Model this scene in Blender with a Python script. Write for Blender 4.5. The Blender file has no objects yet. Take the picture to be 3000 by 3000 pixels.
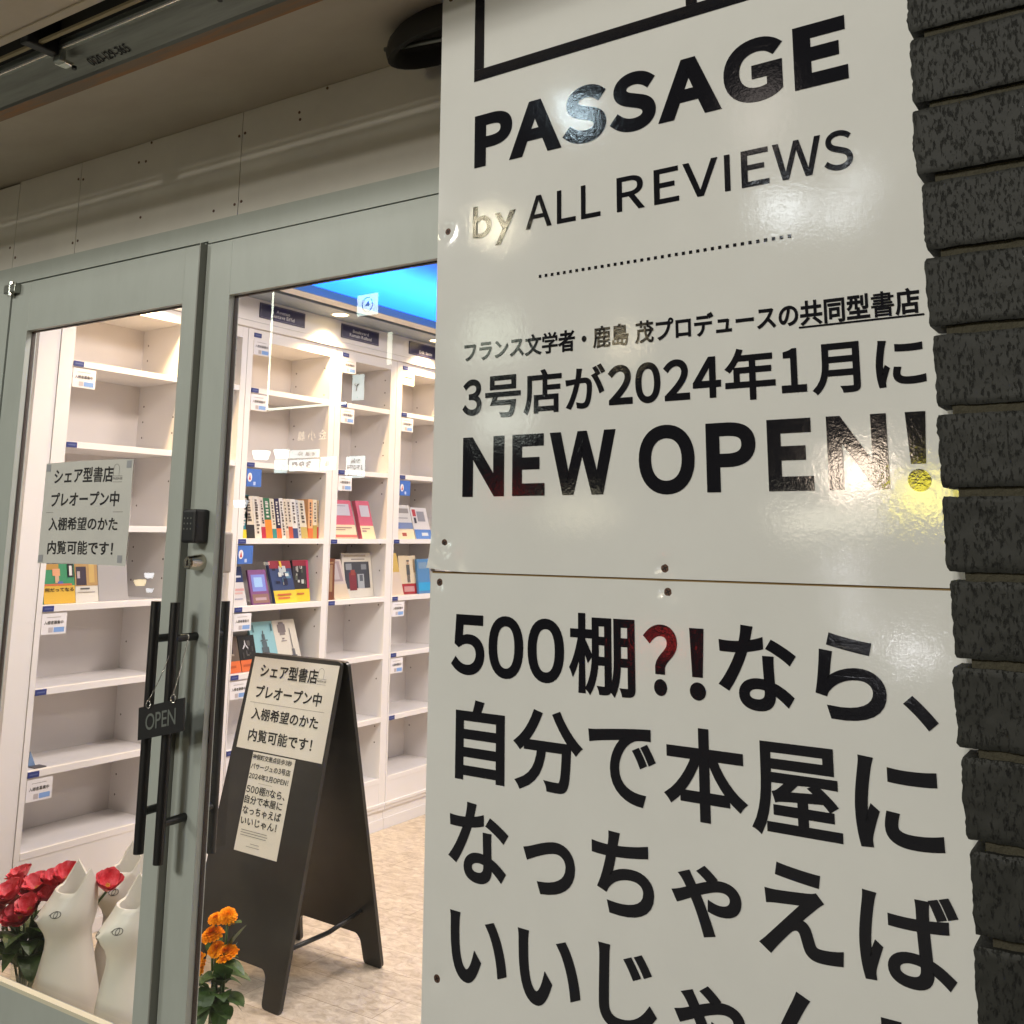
import bpy, bmesh, math, random
from math import sin, cos, pi, radians, atan2, sqrt, hypot
from mathutils import Vector, Matrix, noise

sc = bpy.context.scene
col = sc.collection
random.seed(7)

# ------------------------------------------------------------------ camera, world, exposure
cam_d = bpy.data.cameras.new('camera')
cam = bpy.data.objects.new('camera', cam_d)
col.objects.link(cam)
yaw, pit, rol = 0.584109, 0.190738, 0.00843066
fwd = Vector((-sin(yaw) * cos(pit), cos(yaw) * cos(pit), sin(pit)))
rgt = Vector((cos(yaw), sin(yaw), 0))
upv = rgt.cross(fwd)
r2 = rgt * cos(rol) + upv * sin(rol)
u2 = -rgt * sin(rol) + upv * cos(rol)
cam.matrix_world = Matrix((
    (r2.x, u2.x, -fwd.x, 0), (r2.y, u2.y, -fwd.y, 0), (r2.z, u2.z, -fwd.z, 1.5), (0, 0, 0, 1)))
cam_d.sensor_width = 36
cam_d.lens = 35.788
cam_d.shift_x = 0.00787
cam_d.shift_y = -0.1683
cam_d.clip_start = 0.05
cam_d.clip_end = 500
sc.camera = cam

world = bpy.data.worlds.new('World')
sc.world = world
world.use_nodes = True
wn = world.node_tree
sky = wn.nodes.new('ShaderNodeTexSky')
sky.sky_type = 'NISHITA'
sky.sun_disc = False
sky.sun_elevation = radians(-5)
sky.sun_rotation = radians(200)
wn.links.new(sky.outputs[0], wn.nodes['Background'].inputs[0])
wn.nodes['Background'].inputs[1].default_value = 0.05

sc.view_settings.view_transform = 'Standard'
sc.view_settings.look = 'None'
sc.view_settings.exposure = 0.0
sc.view_settings.gamma = 1
sc.view_settings.use_curve_mapping = False
try:
    sc.cycles.use_denoising = True
    sc.cycles.max_bounces = 10
    sc.cycles.diffuse_bounces = 4
    sc.cycles.transparent_max_bounces = 16
    sc.cycles.sample_clamp_indirect = 6
    sc.cycles.caustics_reflective = False
    sc.cycles.caustics_refractive = False
except Exception:
    pass

# light levels, all in one place
KEY_W = 330        # added unseen lamp, the main light on the shop front
KEYL_W = 200        # street lamp further left, throws the shadows to the right
KEY2_W = 110        # added unseen lamp, its beam through the slot streaks the header
DOWN_W = 66         # each warm downlight above the shelves
PANEL_W = 52        # each ceiling panel in the shop
COVE_W = 130         # blue strip in the cove

# ------------------------------------------------------------------ materials
MATS = {}


def mat(name, rgb, rough=0.5, metal=0.0, spec=0.5, emit=None, estr=0.0, bump=None, vary=None, coat=0.0):
    if name in MATS:
        return MATS[name]
    m = bpy.data.materials.new(name)
    m.use_nodes = True
    nt = m.node_tree
    b = nt.nodes['Principled BSDF']
    b.inputs['Base Color'].default_value = (*rgb, 1)
    b.inputs['Roughness'].default_value = rough
    b.inputs['Metallic'].default_value = metal
    b.inputs['Specular IOR Level'].default_value = spec
    if coat:
        b.inputs['Coat Weight'].default_value = coat
    if emit:
        b.inputs['Emission Color'].default_value = (*emit, 1)
        b.inputs['Emission Strength'].default_value = estr
    if bump or vary:
        geo = nt.nodes.new('ShaderNodeNewGeometry')
    if vary:                      # (scale xyz, rgb2, lo, hi)  second colour mixed in by noise
        scl, rgb2, lo, hi = vary
        mp = nt.nodes.new('ShaderNodeMapping')
        mp.inputs['Scale'].default_value = scl
        nz = nt.nodes.new('ShaderNodeTexNoise')
        nz.inputs['Scale'].default_value = 1
        nz.inputs['Detail'].default_value = 6
        nz.inputs['Roughness'].default_value = 0.62
        rp = nt.nodes.new('ShaderNodeMapRange')
        rp.inputs['From Min'].default_value = lo
        rp.inputs['From Max'].default_value = hi
        mx = nt.nodes.new('ShaderNodeMix')
        mx.data_type = 'RGBA'
        mx.inputs['A'].default_value = (*rgb, 1)
        mx.inputs['B'].default_value = (*rgb2, 1)
        nt.links.new(geo.outputs['Position'], mp.inputs['Vector'])
        nt.links.new(mp.outputs[0], nz.inputs['Vector'])
        nt.links.new(nz.outputs['Fac'], rp.inputs['Value'])
        nt.links.new(rp.outputs[0], mx.inputs['Factor'])
        nt.links.new(mx.outputs['Result'], b.inputs['Base Color'])
    if bump:                      # list of (scale xyz, strength, distance)
        prev = None
        for scl, st, dist in bump:
            mp = nt.nodes.new('ShaderNodeMapping')
            mp.inputs['Scale'].default_value = scl
            nz = nt.nodes.new('ShaderNodeTexNoise')
            nz.inputs['Scale'].default_value = 1
            nz.inputs['Detail'].default_value = 3
            bp = nt.nodes.new('ShaderNodeBump')
            bp.inputs['Strength'].default_value = st
            bp.inputs['Distance'].default_value = dist
            nt.links.new(geo.outputs['Position'], mp.inputs['Vector'])
            nt.links.new(mp.outputs[0], nz.inputs['Vector'])
            nt.links.new(nz.outputs['Fac'], bp.inputs['Height'])
            if prev:
                nt.links.new(prev.outputs[0], bp.inputs['Normal'])
            prev = bp
        nt.links.new(prev.outputs[0], b.inputs['Normal'])
        if coat:
            nt.links.new(prev.outputs[0], b.inputs['Coat Normal'])
    MATS[name] = m
    return m


def glass_mat():
    m = bpy.data.materials.new('window_glass')
    m.use_nodes = True
    nt = m.node_tree
    nt.nodes.clear()
    out = nt.nodes.new('ShaderNodeOutputMaterial')
    mx = nt.nodes.new('ShaderNodeMixShader')
    tr = nt.nodes.new('ShaderNodeBsdfTransparent')
    gl = nt.nodes.new('ShaderNodeBsdfGlossy')
    gl.inputs['Roughness'].default_value = 0.0
    tr.inputs['Color'].default_value = (0.965, 0.985, 0.975, 1)
    fr = nt.nodes.new('ShaderNodeFresnel')
    fr.inputs['IOR'].default_value = 1.52
    geo = nt.nodes.new('ShaderNodeNewGeometry')
    sw = nt.nodes.new('ShaderNodeMix')          # plain transmission where the ray leaves the pane
    sw.inputs['B'].default_value = 0.0
    nt.links.new(geo.outputs['Backfacing'], sw.inputs['Factor'])
    nt.links.new(fr.outputs[0], sw.inputs['A'])
    nt.links.new(sw.outputs['Result'], mx.inputs[0])
    nt.links.new(tr.outputs[0], mx.inputs[1])
    nt.links.new(gl.outputs[0], mx.inputs[2])
    nt.links.new(mx.outputs[0], out.inputs[0])
    return m


def emis(name, rgb, s):
    return mat(name, (0.02, 0.02, 0.02), 0.5, emit=rgb, estr=s)


GLASS = glass_mat()
ORANGE_PEEL = [((9, 9, 9), 0.008, 0.02), ((120, 120, 100), 0.022, 0.004), ((300, 300, 300), 0.038, 0.0015)]
SIGN_WHITE = mat('laminated_white', (0.72, 0.725, 0.695), 0.07, spec=0.5, bump=ORANGE_PEEL,
                 vary=((5, 5, 5), (0.685, 0.69, 0.66), 0.35, 0.7))
SIGN_BLACK = mat('laminated_black', (0.011, 0.011, 0.014), 0.07, spec=0.5, bump=ORANGE_PEEL)
SEAM_BROWN = mat('bare_board_edge', (0.30, 0.20, 0.08), 0.8)
PAINT = mat('frame_paint', (0.395, 0.43, 0.395), 0.42, bump=[((260, 260, 260), 0.06, 0.001)],
            vary=((14, 14, 5), (0.365, 0.395, 0.36), 0.42, 0.75))
HEADPAINT = mat('header_paint', (0.64, 0.62, 0.56), 0.36, bump=[((120, 120, 120), 0.05, 0.001)],
                vary=((4, 4, 5), (0.57, 0.55, 0.50), 0.35, 0.7))
SOFFIT = mat('soffit_paint', (0.62, 0.56, 0.44), 0.6, vary=((3, 6, 3), (0.55, 0.48, 0.37), 0.35, 0.7))
SOFFIT_DARK = mat('slot_black', (0.008, 0.008, 0.007), 0.7)
DARKGAP = mat('dark_gap', (0.02, 0.018, 0.015), 0.8)
GASKET = mat('rubber_gasket', (0.045, 0.030, 0.024), 0.6)
STEEL = mat('galvanised_steel', (0.42, 0.44, 0.40), 0.32, metal=0.85, vary=((2.2, 30, 30), (0.22, 0.23, 0.20), 0.3, 0.75),
            bump=[((40, 40, 40), 0.08, 0.002)])
CHROME = mat('bright_steel', (0.75, 0.72, 0.65), 0.18, metal=1.0)
OLDWOOD = mat('stained_wood_strip', (0.30, 0.22, 0.15), 0.7, vary=((4, 40, 40), (0.42, 0.22, 0.10), 0.46, 0.6))
BLACKMETAL = mat('black_powder_coat', (0.009, 0.009, 0.009), 0.38)
BLACKPLASTIC = mat('black_plastic', (0.010, 0.010, 0.011), 0.45, bump=[((300, 300, 300), 0.1, 0.001)])
KEYGREY = mat('key_print', (0.16, 0.17, 0.15), 0.5)
BRASS = mat('lock_metal', (0.55, 0.50, 0.42), 0.22, metal=1.0)
SCREWBROWN = mat('rusty_screw', (0.11, 0.055, 0.035), 0.5, metal=0.4)
SCREWDARK = mat('screw_recess', (0.012, 0.006, 0.005), 0.7)
WHITEBOARD = mat('white_melamine', (0.80, 0.775, 0.765), 0.38)
BACKBOARD = mat('white_back_board', (0.70, 0.66, 0.64), 0.55)
HOLE = mat('peg_hole', (0.06, 0.05, 0.045), 0.8)
ROOMWHITE = mat('room_white', (0.76, 0.74, 0.72), 0.6)
CEILBLUE = mat('ceiling_blue', (0.16, 0.37, 0.76), 0.7)  # even blue base colour, shared by the curved cove
COVE_SHADE = mat('cove_underside', (0.24, 0.29, 0.36), 0.55)  # unlit tone and blue tint put into the underside's colour
NAVY = mat('navy_plate', (0.018, 0.018, 0.075), 0.35)
NAVYTAG = mat('navy_tag', (0.03, 0.045, 0.20), 0.4)
CARDWHITE = mat('card_white', (0.80, 0.78, 0.80), 0.6)
CARDBLUE = mat('card_blue', (0.22, 0.38, 0.72), 0.6)
SKYCARD = mat('blue_card', (0.06, 0.16, 0.52), 0.5)
INK = mat('black_ink', (0.013, 0.012, 0.013), 0.6)
GREYINK = mat('grey_ink', (0.20, 0.19, 0.18), 0.7)
REDINK = mat('red_ink', (0.55, 0.05, 0.05), 0.6)
WHITEINK = mat('white_ink', (0.70, 0.70, 0.72), 0.6)
PALEINK = mat('engraved_grey', (0.13, 0.145, 0.13), 0.6)
PAPER = mat('notice_paper', (0.60, 0.60, 0.555), 0.7, vary=((9, 9, 9), (0.55, 0.55, 0.52), 0.35, 0.7))
PAPERWARM = mat('poster_paper', (0.73, 0.69, 0.62), 0.7)
TAPE = mat('mending_tape', (0.34, 0.35, 0.37), 0.35)
BOARD = mat('blackboard', (0.015, 0.014, 0.012), 0.30, vary=((5, 5, 5), (0.026, 0.024, 0.019), 0.4, 0.65))
CERAMIC = mat('matt_ceramic', (0.66, 0.63, 0.57), 0.42, bump=[((90, 90, 90), 0.05, 0.001)])
INSIDE = mat('vase_inside', (0.12, 0.09, 0.06), 0.8)
TULIP = mat('tulip_petal', (0.62, 0.035, 0.055), 0.45, vary=((45, 45, 45), (0.80, 0.16, 0.20), 0.4, 0.65))
STAMEN = mat('stamen_yellow', (0.62, 0.42, 0.05), 0.6)
MARIGOLD = mat('marigold_petal', (0.93, 0.27, 0.0), 0.6, spec=0.2, vary=((70, 70, 70), (0.98, 0.38, 0.0), 0.35, 0.65))
LEAF = mat('leaf_green', (0.035, 0.07, 0.015), 0.42, vary=((30, 30, 30), (0.06, 0.115, 0.022), 0.4, 0.65))
STEM = mat('stem_green', (0.06, 0.10, 0.025), 0.5)
MORTAR = mat('mortar', (0.052, 0.047, 0.030), 0.95, bump=[((130, 130, 130), 0.8, 0.006)])
PAVE = mat('pavement_tile', (0.16, 0.155, 0.145), 0.75, vary=((3, 3, 3), (0.11, 0.105, 0.10), 0.35, 0.7))
ASPHALT = mat('asphalt', (0.05, 0.05, 0.05), 0.85)
DARKWALL = mat('street_wall', (0.05, 0.045, 0.04), 0.8)
SIGNBODY = mat('light_box_body', (0.05, 0.05, 0.05), 0.6)


def brick_mat():
    m = mat('dark_brick', (0.036, 0.037, 0.034), 0.6, spec=0.32)
    nt = m.node_tree
    b = nt.nodes['Principled BSDF']
    geo = nt.nodes.new('ShaderNodeNewGeometry')
    mp = nt.nodes.new('ShaderNodeMapping')
    mp.inputs['Scale'].default_value = (240, 240, 95)
    n1 = nt.nodes.new('ShaderNodeTexNoise')
    n1.inputs['Scale'].default_value = 1
    n1.inputs['Detail'].default_value = 5
    n1.inputs['Roughness'].default_value = 0.6
    rp = nt.nodes.new('ShaderNodeMapRange')
    rp.inputs['From Min'].default_value = 0.30
    rp.inputs['From Max'].default_value = 0.47
    n2 = nt.nodes.new('ShaderNodeTexNoise')
    n2.inputs['Scale'].default_value = 24
    n2.inputs['Detail'].default_value = 8
    n2.inputs['Roughness'].default_value = 0.75
    cr = nt.nodes.new('ShaderNodeMix')
    cr.data_type = 'RGBA'
    cr.inputs['A'].default_value = (0.009, 0.0095, 0.008, 1)
    cr.inputs['B'].default_value = (0.035, 0.036, 0.031, 1)
    mx = nt.nodes.new('ShaderNodeMix')
    mx.data_type = 'RGBA'
    mx.inputs['A'].default_value = (0.004, 0.004, 0.0035, 1)
    bp = nt.nodes.new('ShaderNodeBump')
    bp.inputs['Strength'].default_value = 0.6
    bp.inputs['Distance'].default_value = 0.002
    L = nt.links.new
    L(geo.outputs['Position'], mp.inputs['Vector'])
    L(mp.outputs[0], n1.inputs['Vector'])
    L(geo.outputs['Position'], n2.inputs['Vector'])
    L(n1.outputs['Fac'], rp.inputs['Value'])
    L(n2.outputs['Fac'], cr.inputs['Factor'])
    L(cr.outputs['Result'], mx.inputs['B'])
    L(rp.outputs[0], mx.inputs['Factor'])
    L(mx.outputs['Result'], b.inputs['Base Color'])
    L(rp.outputs[0], bp.inputs['Height'])
    L(bp.outputs[0], b.inputs['Normal'])
    return m


BRICK = brick_mat()


def floor_mat():
    m = mat('mottled_vinyl', (0.5, 0.42, 0.32), 0.45)
    nt = m.node_tree
    b = nt.nodes['Principled BSDF']
    geo = nt.nodes.new('ShaderNodeNewGeometry')
    mp = nt.nodes.new('ShaderNodeMapping')
    mp.inputs['Scale'].default_value = (20, 30, 20)
    n1 = nt.nodes.new('ShaderNodeTexNoise')
    n1.inputs['Scale'].default_value = 1
    n1.inputs['Detail'].default_value = 8
    n1.inputs['Roughness'].default_value = 0.66
    n1.inputs['Distortion'].default_value = 0.9
    rp = nt.nodes.new('ShaderNodeValToRGB')
    rp.color_ramp.elements[0].position = 0.33
    rp.color_ramp.elements[0].color = (0.41, 0.34, 0.265, 1)
    rp.color_ramp.elements[1].position = 0.66
    rp.color_ramp.elements[1].color = (0.70, 0.62, 0.51, 1)
    e = rp.color_ramp.elements.new(0.5)
    e.color = (0.57, 0.485, 0.385, 1)
    br = nt.nodes.new('ShaderNodeTexBrick')
    br.inputs['Scale'].default_value = 1
    br.inputs['Brick Width'].default_value = 0.92
    br.inputs['Row Height'].default_value = 0.153
    br.inputs['Mortar Size'].default_value = 0.0012
    br.inputs['Color1'].default_value = (1, 1, 1, 1)
    br.inputs['Color2'].default_value = (0.86, 0.84, 0.81, 1)
    br.inputs['Mortar'].default_value = (0.45, 0.42, 0.38, 1)
    mx = nt.nodes.new('ShaderNodeMix')
    mx.data_type = 'RGBA'
    mx.blend_type = 'MULTIPLY'
    mx.inputs['Factor'].default_value = 1
    L = nt.links.new
    L(geo.outputs['Position'], mp.inputs['Vector'])
    L(mp.outputs[0], n1.inputs['Vector'])
    L(n1.outputs['Fac'], rp.inputs['Fac'])
    L(geo.outputs['Position'], br.inputs['Vector'])
    L(rp.outputs[0], mx.inputs['A'])
    L(br.outputs['Color'], mx.inputs['B'])
    L(mx.outputs['Result'], b.inputs['Base Color'])
    return m


FLOOR = floor_mat()


# ------------------------------------------------------------------ mesh helpers
class MB:
    """collects polygons with material slots and links them as one mesh object"""

    def __init__(self):
        self.v, self.f, self.m, self.mats = [], [], [], []

    def mi(self, m):
        if m not in self.mats:
            self.mats.append(m)
        return self.mats.index(m)

    def poly(self, pts, m):
        n = len(self.v)
        self.v += [tuple(p) for p in pts]
        self.f.append(tuple(range(n, n + len(pts))))
        self.m.append(self.mi(m))

    def box(self, x0, x1, y0, y1, z0, z1, m, bev=0.0):
        k = self.mi(m)
        if bev <= 0:
            n = len(self.v)
            self.v += [(x, y, z) for z in (z0, z1) for y in (y0, y1) for x in (x0, x1)]
            for q in ((0, 2, 3, 1), (4, 5, 7, 6), (0, 1, 5, 4), (2, 6, 7, 3), (0, 4, 6, 2), (1, 3, 7, 5)):
                self.f.append(tuple(n + i for i in q))
                self.m.append(k)
        else:
            bm = bmesh.new()
            bmesh.ops.create_cube(bm, size=1)
            for v in bm.verts:
                v.co = Vector(((x0 + x1) / 2 + v.co.x * (x1 - x0), (y0 + y1) / 2 + v.co.y * (y1 - y0), (z0 + z1) / 2 + v.co.z * (z1 - z0)))
            bmesh.ops.bevel(bm, geom=bm.edges[:], offset=bev, segments=2, affect='EDGES', profile=0.6)
            self.bm(bm, m)

    def bm(self, bm, m, M=None):
        k = self.mi(m)
        n = len(self.v)
        bm.verts.index_update()
        for v in bm.verts:
            self.v.append(tuple(M @ v.co) if M else tuple(v.co))
        for f in bm.faces:
            self.f.append(tuple(n + v.index for v in f.verts))
            self.m.append(k)
        bm.free()

    def prism(self, pts, d, m):
        """polygon pts (3D), pushed along vector d"""
        d = Vector(d)
        a = [Vector(p) for p in pts]
        c = [p + d for p in a]
        self.poly(a[::-1], m)
        self.poly(c, m)
        for i in range(len(a)):
            j = (i + 1) % len(a)
            self.poly([a[i], a[j], c[j], c[i]], m)

    def tube(self, p0, p1, r0, m, r1=None, n=14, cap=True):
        r1 = r0 if r1 is None else r1
        p0, p1 = Vector(p0), Vector(p1)
        ax = (p1 - p0).normalized()
        t = Vector((0, 0, 1)) if abs(ax.z) < 0.9 else Vector((1, 0, 0))
        e1 = ax.cross(t).normalized()
        e2 = ax.cross(e1)
        k = self.mi(m)
        s = len(self.v)
        for p, r in ((p0, r0), (p1, r1)):
            for i in range(n):
                a = 2 * pi * i / n
                self.v.append(tuple(p + e1 * cos(a) * r + e2 * sin(a) * r))
        for i in range(n):
            j = (i + 1) % n
            self.f.append((s + i, s + j, s + n + j, s + n + i))
            self.m.append(k)
        if cap:
            self.f.append(tuple(s + i for i in range(n))[::-1])
            self.m.append(k)
            self.f.append(tuple(s + n + i for i in range(n)))
            self.m.append(k)

    def path(self, pts, r, m, n=8):
        for a, b in zip(pts[:-1], pts[1:]):
            self.tube(a, b, r, m, n=n)

    def rings(self, rings, m, cap0=True, cap1=True):
        k = self.mi(m)
        s = len(self.v)
        n = len(rings[0])
        for r in rings:
            self.v += [tuple(p) for p in r]
        for i in range(len(rings) - 1):
            for j in range(n):
                q = (j + 1) % n
                self.f.append((s + i * n + j, s + i * n + q, s + (i + 1) * n + q, s + (i + 1) * n + j))
                self.m.append(k)
        if cap0:
            self.f.append(tuple(s + j for j in range(n))[::-1])
            self.m.append(k)
        if cap1:
            self.f.append(tuple(s + (len(rings) - 1) * n + j for j in range(n)))
            self.m.append(k)

    def build(self, name, parent=None, smooth=False, loc=None, angle=None):
        me = bpy.data.meshes.new(name)
        me.from_pydata(self.v, [], self.f)
        for m in self.mats:
            me.materials.append(m)
        me.polygons.foreach_set('material_index', self.m)
        if smooth:
            me.polygons.foreach_set('use_smooth', [True] * len(me.polygons))
        me.update()
        if angle and smooth:
            me.set_sharp_from_angle(angle=radians(angle))
        o = bpy.data.objects.new(name, me)
        col.objects.link(o)
        if loc:
            o.location = loc
        if parent:
            o.parent = parent
        return o


def tag(o, label=None, cat=None, group=None, kind=None):
    if label:
        o['label'] = label
    if cat:
        o['category'] = cat
    if group:
        o['group'] = group
    if kind:
        o['kind'] = kind
    return o


def thing(name, label, cat, loc=(0, 0, 0), rot=(0, 0, 0), group=None):
    o = bpy.data.objects.new(name, None)
    o.empty_display_size = 0.1
    col.objects.link(o)
    o.location = loc
    o.rotation_euler = rot
    return tag(o, label, cat, group)


def flat(rects, m, name, parent, at):
    """rectangles (u0,u1,v0,v1) as a thin mesh; at(u,v) gives the point"""
    b = MB()
    for u0, u1, v0, v1 in rects:
        b.poly([at(u0, v0), at(u1, v0), at(u1, v1), at(u0, v1)], m)
    return b.build(name, parent)


# ------------------------------------------------------------------ lettering
GLYPH = {}
HALF = ''.join(chr(c) for c in range(0x21, 0x7f))
FULL = ''.join(chr(c + 0xfee0) for c in range(0x21, 0x7f))
TOFULL = str.maketrans(HALF, FULL)


def raw_glyph(ch, res):
    c = bpy.data.curves.new('glyph', 'FONT')
    c.body = ch
    c.size = 1
    c.fill_mode = 'FRONT'
    c.resolution_u = res
    o = bpy.data.objects.new('glyph', c)
    me = bpy.data.meshes.new_from_object(o)
    vs = [(v.co.x, v.co.y) for v in me.vertices]
    fs = [tuple(p.vertices) for p in me.polygons]
    bpy.data.objects.remove(o)
    bpy.data.curves.remove(c)
    bpy.data.meshes.remove(me)
    return vs, fs


def glyph(ch, w=0.0, res=4):
    """flat outline of one character, thickened outwards by w em"""
    key = (ch, w, res)
    if key in GLYPH:
        return GLYPH[key]
    vs, fs = raw_glyph(ch, res)
    if ch in '書覧歩棚能望神徒屋':
        w *= 0.62
    elif ch in '鹿島茂学':
        w *= 0.8
    if w > 0 and fs:
        bm = bmesh.new()
        bv = [bm.verts.new((x, y, 0)) for x, y in vs]
        for f in fs:
            try:
                bm.faces.new([bv[i] for i in f])
            except ValueError:
                pass
        bmesh.ops.remove_doubles(bm, verts=bm.verts[:], dist=1e-5)
        bm.verts.index_update()
        off = {}
        nrm = {}
        for e in bm.edges:
            if len(e.link_faces) == 1:
                f = e.link_faces[0]
                a, b = e.verts
                d = (b.co - a.co)
                if d.length < 1e-7:
                    continue
                nn = Vector((d.y, -d.x, 0)).normalized()
                o3 = [v for v in f.verts if v is not a and v is not b][0]
                if (o3.co - a.co).dot(nn) > 0:
                    nn = -nn
                nrm[e] = nn
                off.setdefault(a, []).append(nn)
                off.setdefault(b, []).append(nn)
        verts = [(v.co.x, v.co.y) for v in bm.verts]
        faces = [tuple(v.index for v in f.verts) for f in bm.faces]
        new = {}
        for v, ns in off.items():
            s = Vector((0, 0, 0))
            for q in ns:
                s += q
            if s.length < 1e-6:
                s = ns[0].copy()
            s.normalize()
            k = 1.0 / max(0.42, s.dot(ns[0]))
            new[v] = len(verts)
            p = v.co + s * w * k
            verts.append((p.x, p.y))
        for e, nn in nrm.items():
            a, b = e.verts
            if a in new and b in new:
                faces.append((a.index, b.index, new[b], new[a]))
        bm.free()
        vs, fs = verts, faces
    GLYPH[key] = (vs, fs)
    return GLYPH[key]


def line_layout(text, w=0.0, res=4, tight=None, squeeze=0.08):
    """[(verts, faces)] of a line set in em units; Latin and digits of CJK face are packed by their own width"""
    out, x = [], 0.0
    for ch in text:
        if ch == ' ' or ch == '\u3000':
            x += 0.32 if ch == ' ' else 1.0
            continue
        vs, fs = glyph(ch, w, res)
        xs = [p[0] for p in vs]
        if ch in FULL and ch not in '！':
            x0, x1 = min(xs), max(xs)
            out.append(([(p[0] - x0 + x + squeeze / 2, p[1]) for p in vs], fs))
            x += x1 - x0 + squeeze
        elif ord(ch) < 0x250:
            c = bpy.data.curves.new('adv', 'FONT')
            x0, x1 = min(xs), max(xs)
            bpy.data.curves.remove(c)
            g = 0.075
            out.append(([(p[0] - x0 + x + g / 2, p[1]) for p in vs], fs))
            x += x1 - x0 + g
        else:
            out.append(([(p[0] + x, p[1]) for p in vs], fs))
            x += 1.0
    return out


def text_obj(text, m, parent, at, box, w=0.0, res=4, name='lettering', squeeze=0.08, clip=None, mode='box', em=None):
    """set a line so that its ink fills box = (u0,u1,v0,v1); mode 'left': em size given, ink starts at u0 and its lowest point is v0"""
    gl = line_layout(text, w, res, squeeze=squeeze)
    allp = [p for vs, _ in gl for p in vs]
    x0, x1 = min(p[0] for p in allp), max(p[0] for p in allp)
    y0, y1 = min(p[1] for p in allp), max(p[1] for p in allp)
    if mode == 'box':
        u0, u1, v0, v1 = box
        sx, sy = (u1 - u0) / (x1 - x0), (v1 - v0) / (y1 - y0)
    else:
        u0, v0 = box[0], box[1]
        sx = sy = em
    b = MB()
    k = b.mi(m)
    for vs, fs in gl:
        n = len(b.v)
        b.v += [tuple(at(u0 + (p[0] - x0) * sx, v0 + (p[1] - y0) * sy)) for p in vs]
        for f in fs:
            b.f.append(tuple(n + i for i in f))
            b.m.append(k)
    return b.build(name, parent)


# ================================================================== THE SETTING
g = MB()
g.poly([(-70, -2.2, 0), (70, -2.2, 0), (70, 1.86, 0), (-70, 1.86, 0)], PAVE)
tag(g.build('pavement'), kind='structure')
g = MB()
g.box(-70, 70, -2.35, -2.2, -0.14, 0.0, PAVE)
tag(g.build('kerb'), kind='structure')
g = MB()
g.poly([(-120, -120, -0.14), (120, -120, -0.14), (120, -2.35, -0.14), (-120, -2.35, -0.14)], ASPHALT)
tag(g.build('road'), kind='structure')
g = MB()
g.poly([(-120, 1.86, -0.02), (120, 1.86, -0.02), (120, 120, -0.02), (-120, 120, -0.02)], PAVE)
tag(g.build('ground'), kind='structure')
g = MB()
g.poly([(-3.95, 1.86, 0.0), (2.6, 1.86, 0.0), (2.6, 8.2, 0.0), (-3.95, 8.2, 0.0)], FLOOR)
tag(g.build('shop_floor'), kind='structure')
g = MB()
g.box(-4.0, 2.7, 1.87, 8.3, 2.95, 3.05, CEILBLUE)
tag(g.build('shop_ceiling'), kind='structure')
g = MB()
g.box(-4.05, -3.95, 1.87, 8.3, 0, 2.95, ROOMWHITE)
g.box(2.6, 2.7, 1.87, 8.3, 0, 2.95, ROOMWHITE)
g.box(-3.95, 2.6, 8.2, 8.3, 0, 2.95, ROOMWHITE)
tag(g.build('shop_wall'), kind='structure')

# ------------------------------------------------------------------ canopy soffit, slot and shutter rail
Z0 = 2.655
g = MB()
g.box(-9, 0.4, 1.486, 1.86, Z0, Z0 + 0.12, SOFFIT)
g.box(-9, 0.4, 0.98, 1.208, Z0, Z0 + 0.006, SOFFIT)
g.box(-9, 0.4, 1.208, 1.230, Z0 - 0.004, Z0 + 0.003, SOFFIT)
g.box(-9, 0.4, 0.98, 1.345, Z0 + 0.22, Z0 + 0.26, SOFFIT_DARK)
g.box(-9, 0.4, 0.96, 0.979, Z0 + 0.0925, Z0 + 0.26, SOFFIT)  # fascia added out of view to keep the main lamp out of the slot
g.box(-9, 0.4, 1.3265, 1.34, Z0 + 0.031, Z0 + 0.2199, SOFFIT_DARK)
tag(g.build('canopy_soffit'), 'brownish painted soffit under the shop canopy, over the header', 'canopy')

rail = thing('shutter_rail', 'galvanised steel shutter rail along the dark slot in the soffit', 'rail', (-2.0, 1.38, Z0))
g = MB()      # sloping galvanised face with a rolled lip
prof = [(1.326, Z0 + 0.030), (1.326, Z0 + 0.016), (1.331, Z0 + 0.012), (1.338, Z0 + 0.010), (1.346, Z0 + 0.014), (1.352, Z0 + 0.016),
        (1.424, Z0 - 0.012), (1.430, Z0 - 0.018), (1.434, Z0 - 0.012), (1.434, Z0 + 0.030)]
g.prism([(-9 + 2.0, y - 1.38, z - Z0) for y, z in prof], (9.3, 0, 0), STEEL)
g.build('rail_profile', rail)
g = MB()
g.tube((-7, 1.334 - 1.38, 0.015), (2.3, 1.334 - 1.38, 0.015), 0.0045, CHROME, n=10)
g.build('bright_lip', rail, True)
g = MB()
g.box(-7, 2.3, 1.438 - 1.38, 1.485 - 1.38, -0.008, 0.05, OLDWOOD)
g.build('wood_strip', rail)
g = MB()
g.box(-7, 2.3, 1.274 - 1.38, 1.284 - 1.38, 0.002, 0.009, mat('dull_brass_rod', (0.30, 0.24, 0.13), 0.45, metal=0.5))
g.build('inner_rod', rail)
g = MB()      # hanger bracket
g.box(-0.222, -0.192, -0.135, -0.05, -0.006, 0.10, BLACKPLASTIC, 0.004)
g.box(-0.215, -0.185, -0.052, -0.035, -0.022, 0.02, STEEL, 0.003)
g.box(-0.232, -0.198, -0.037, -0.004, -0.016, -0.006, CHROME, 0.003)
g.tube((-0.198, -0.004, -0.016), (-0.198, -0.004, -0.024), 0.006, BLACKMETAL, n=10)
g.build('hanger_bracket', rail)
g = MB()
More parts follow.
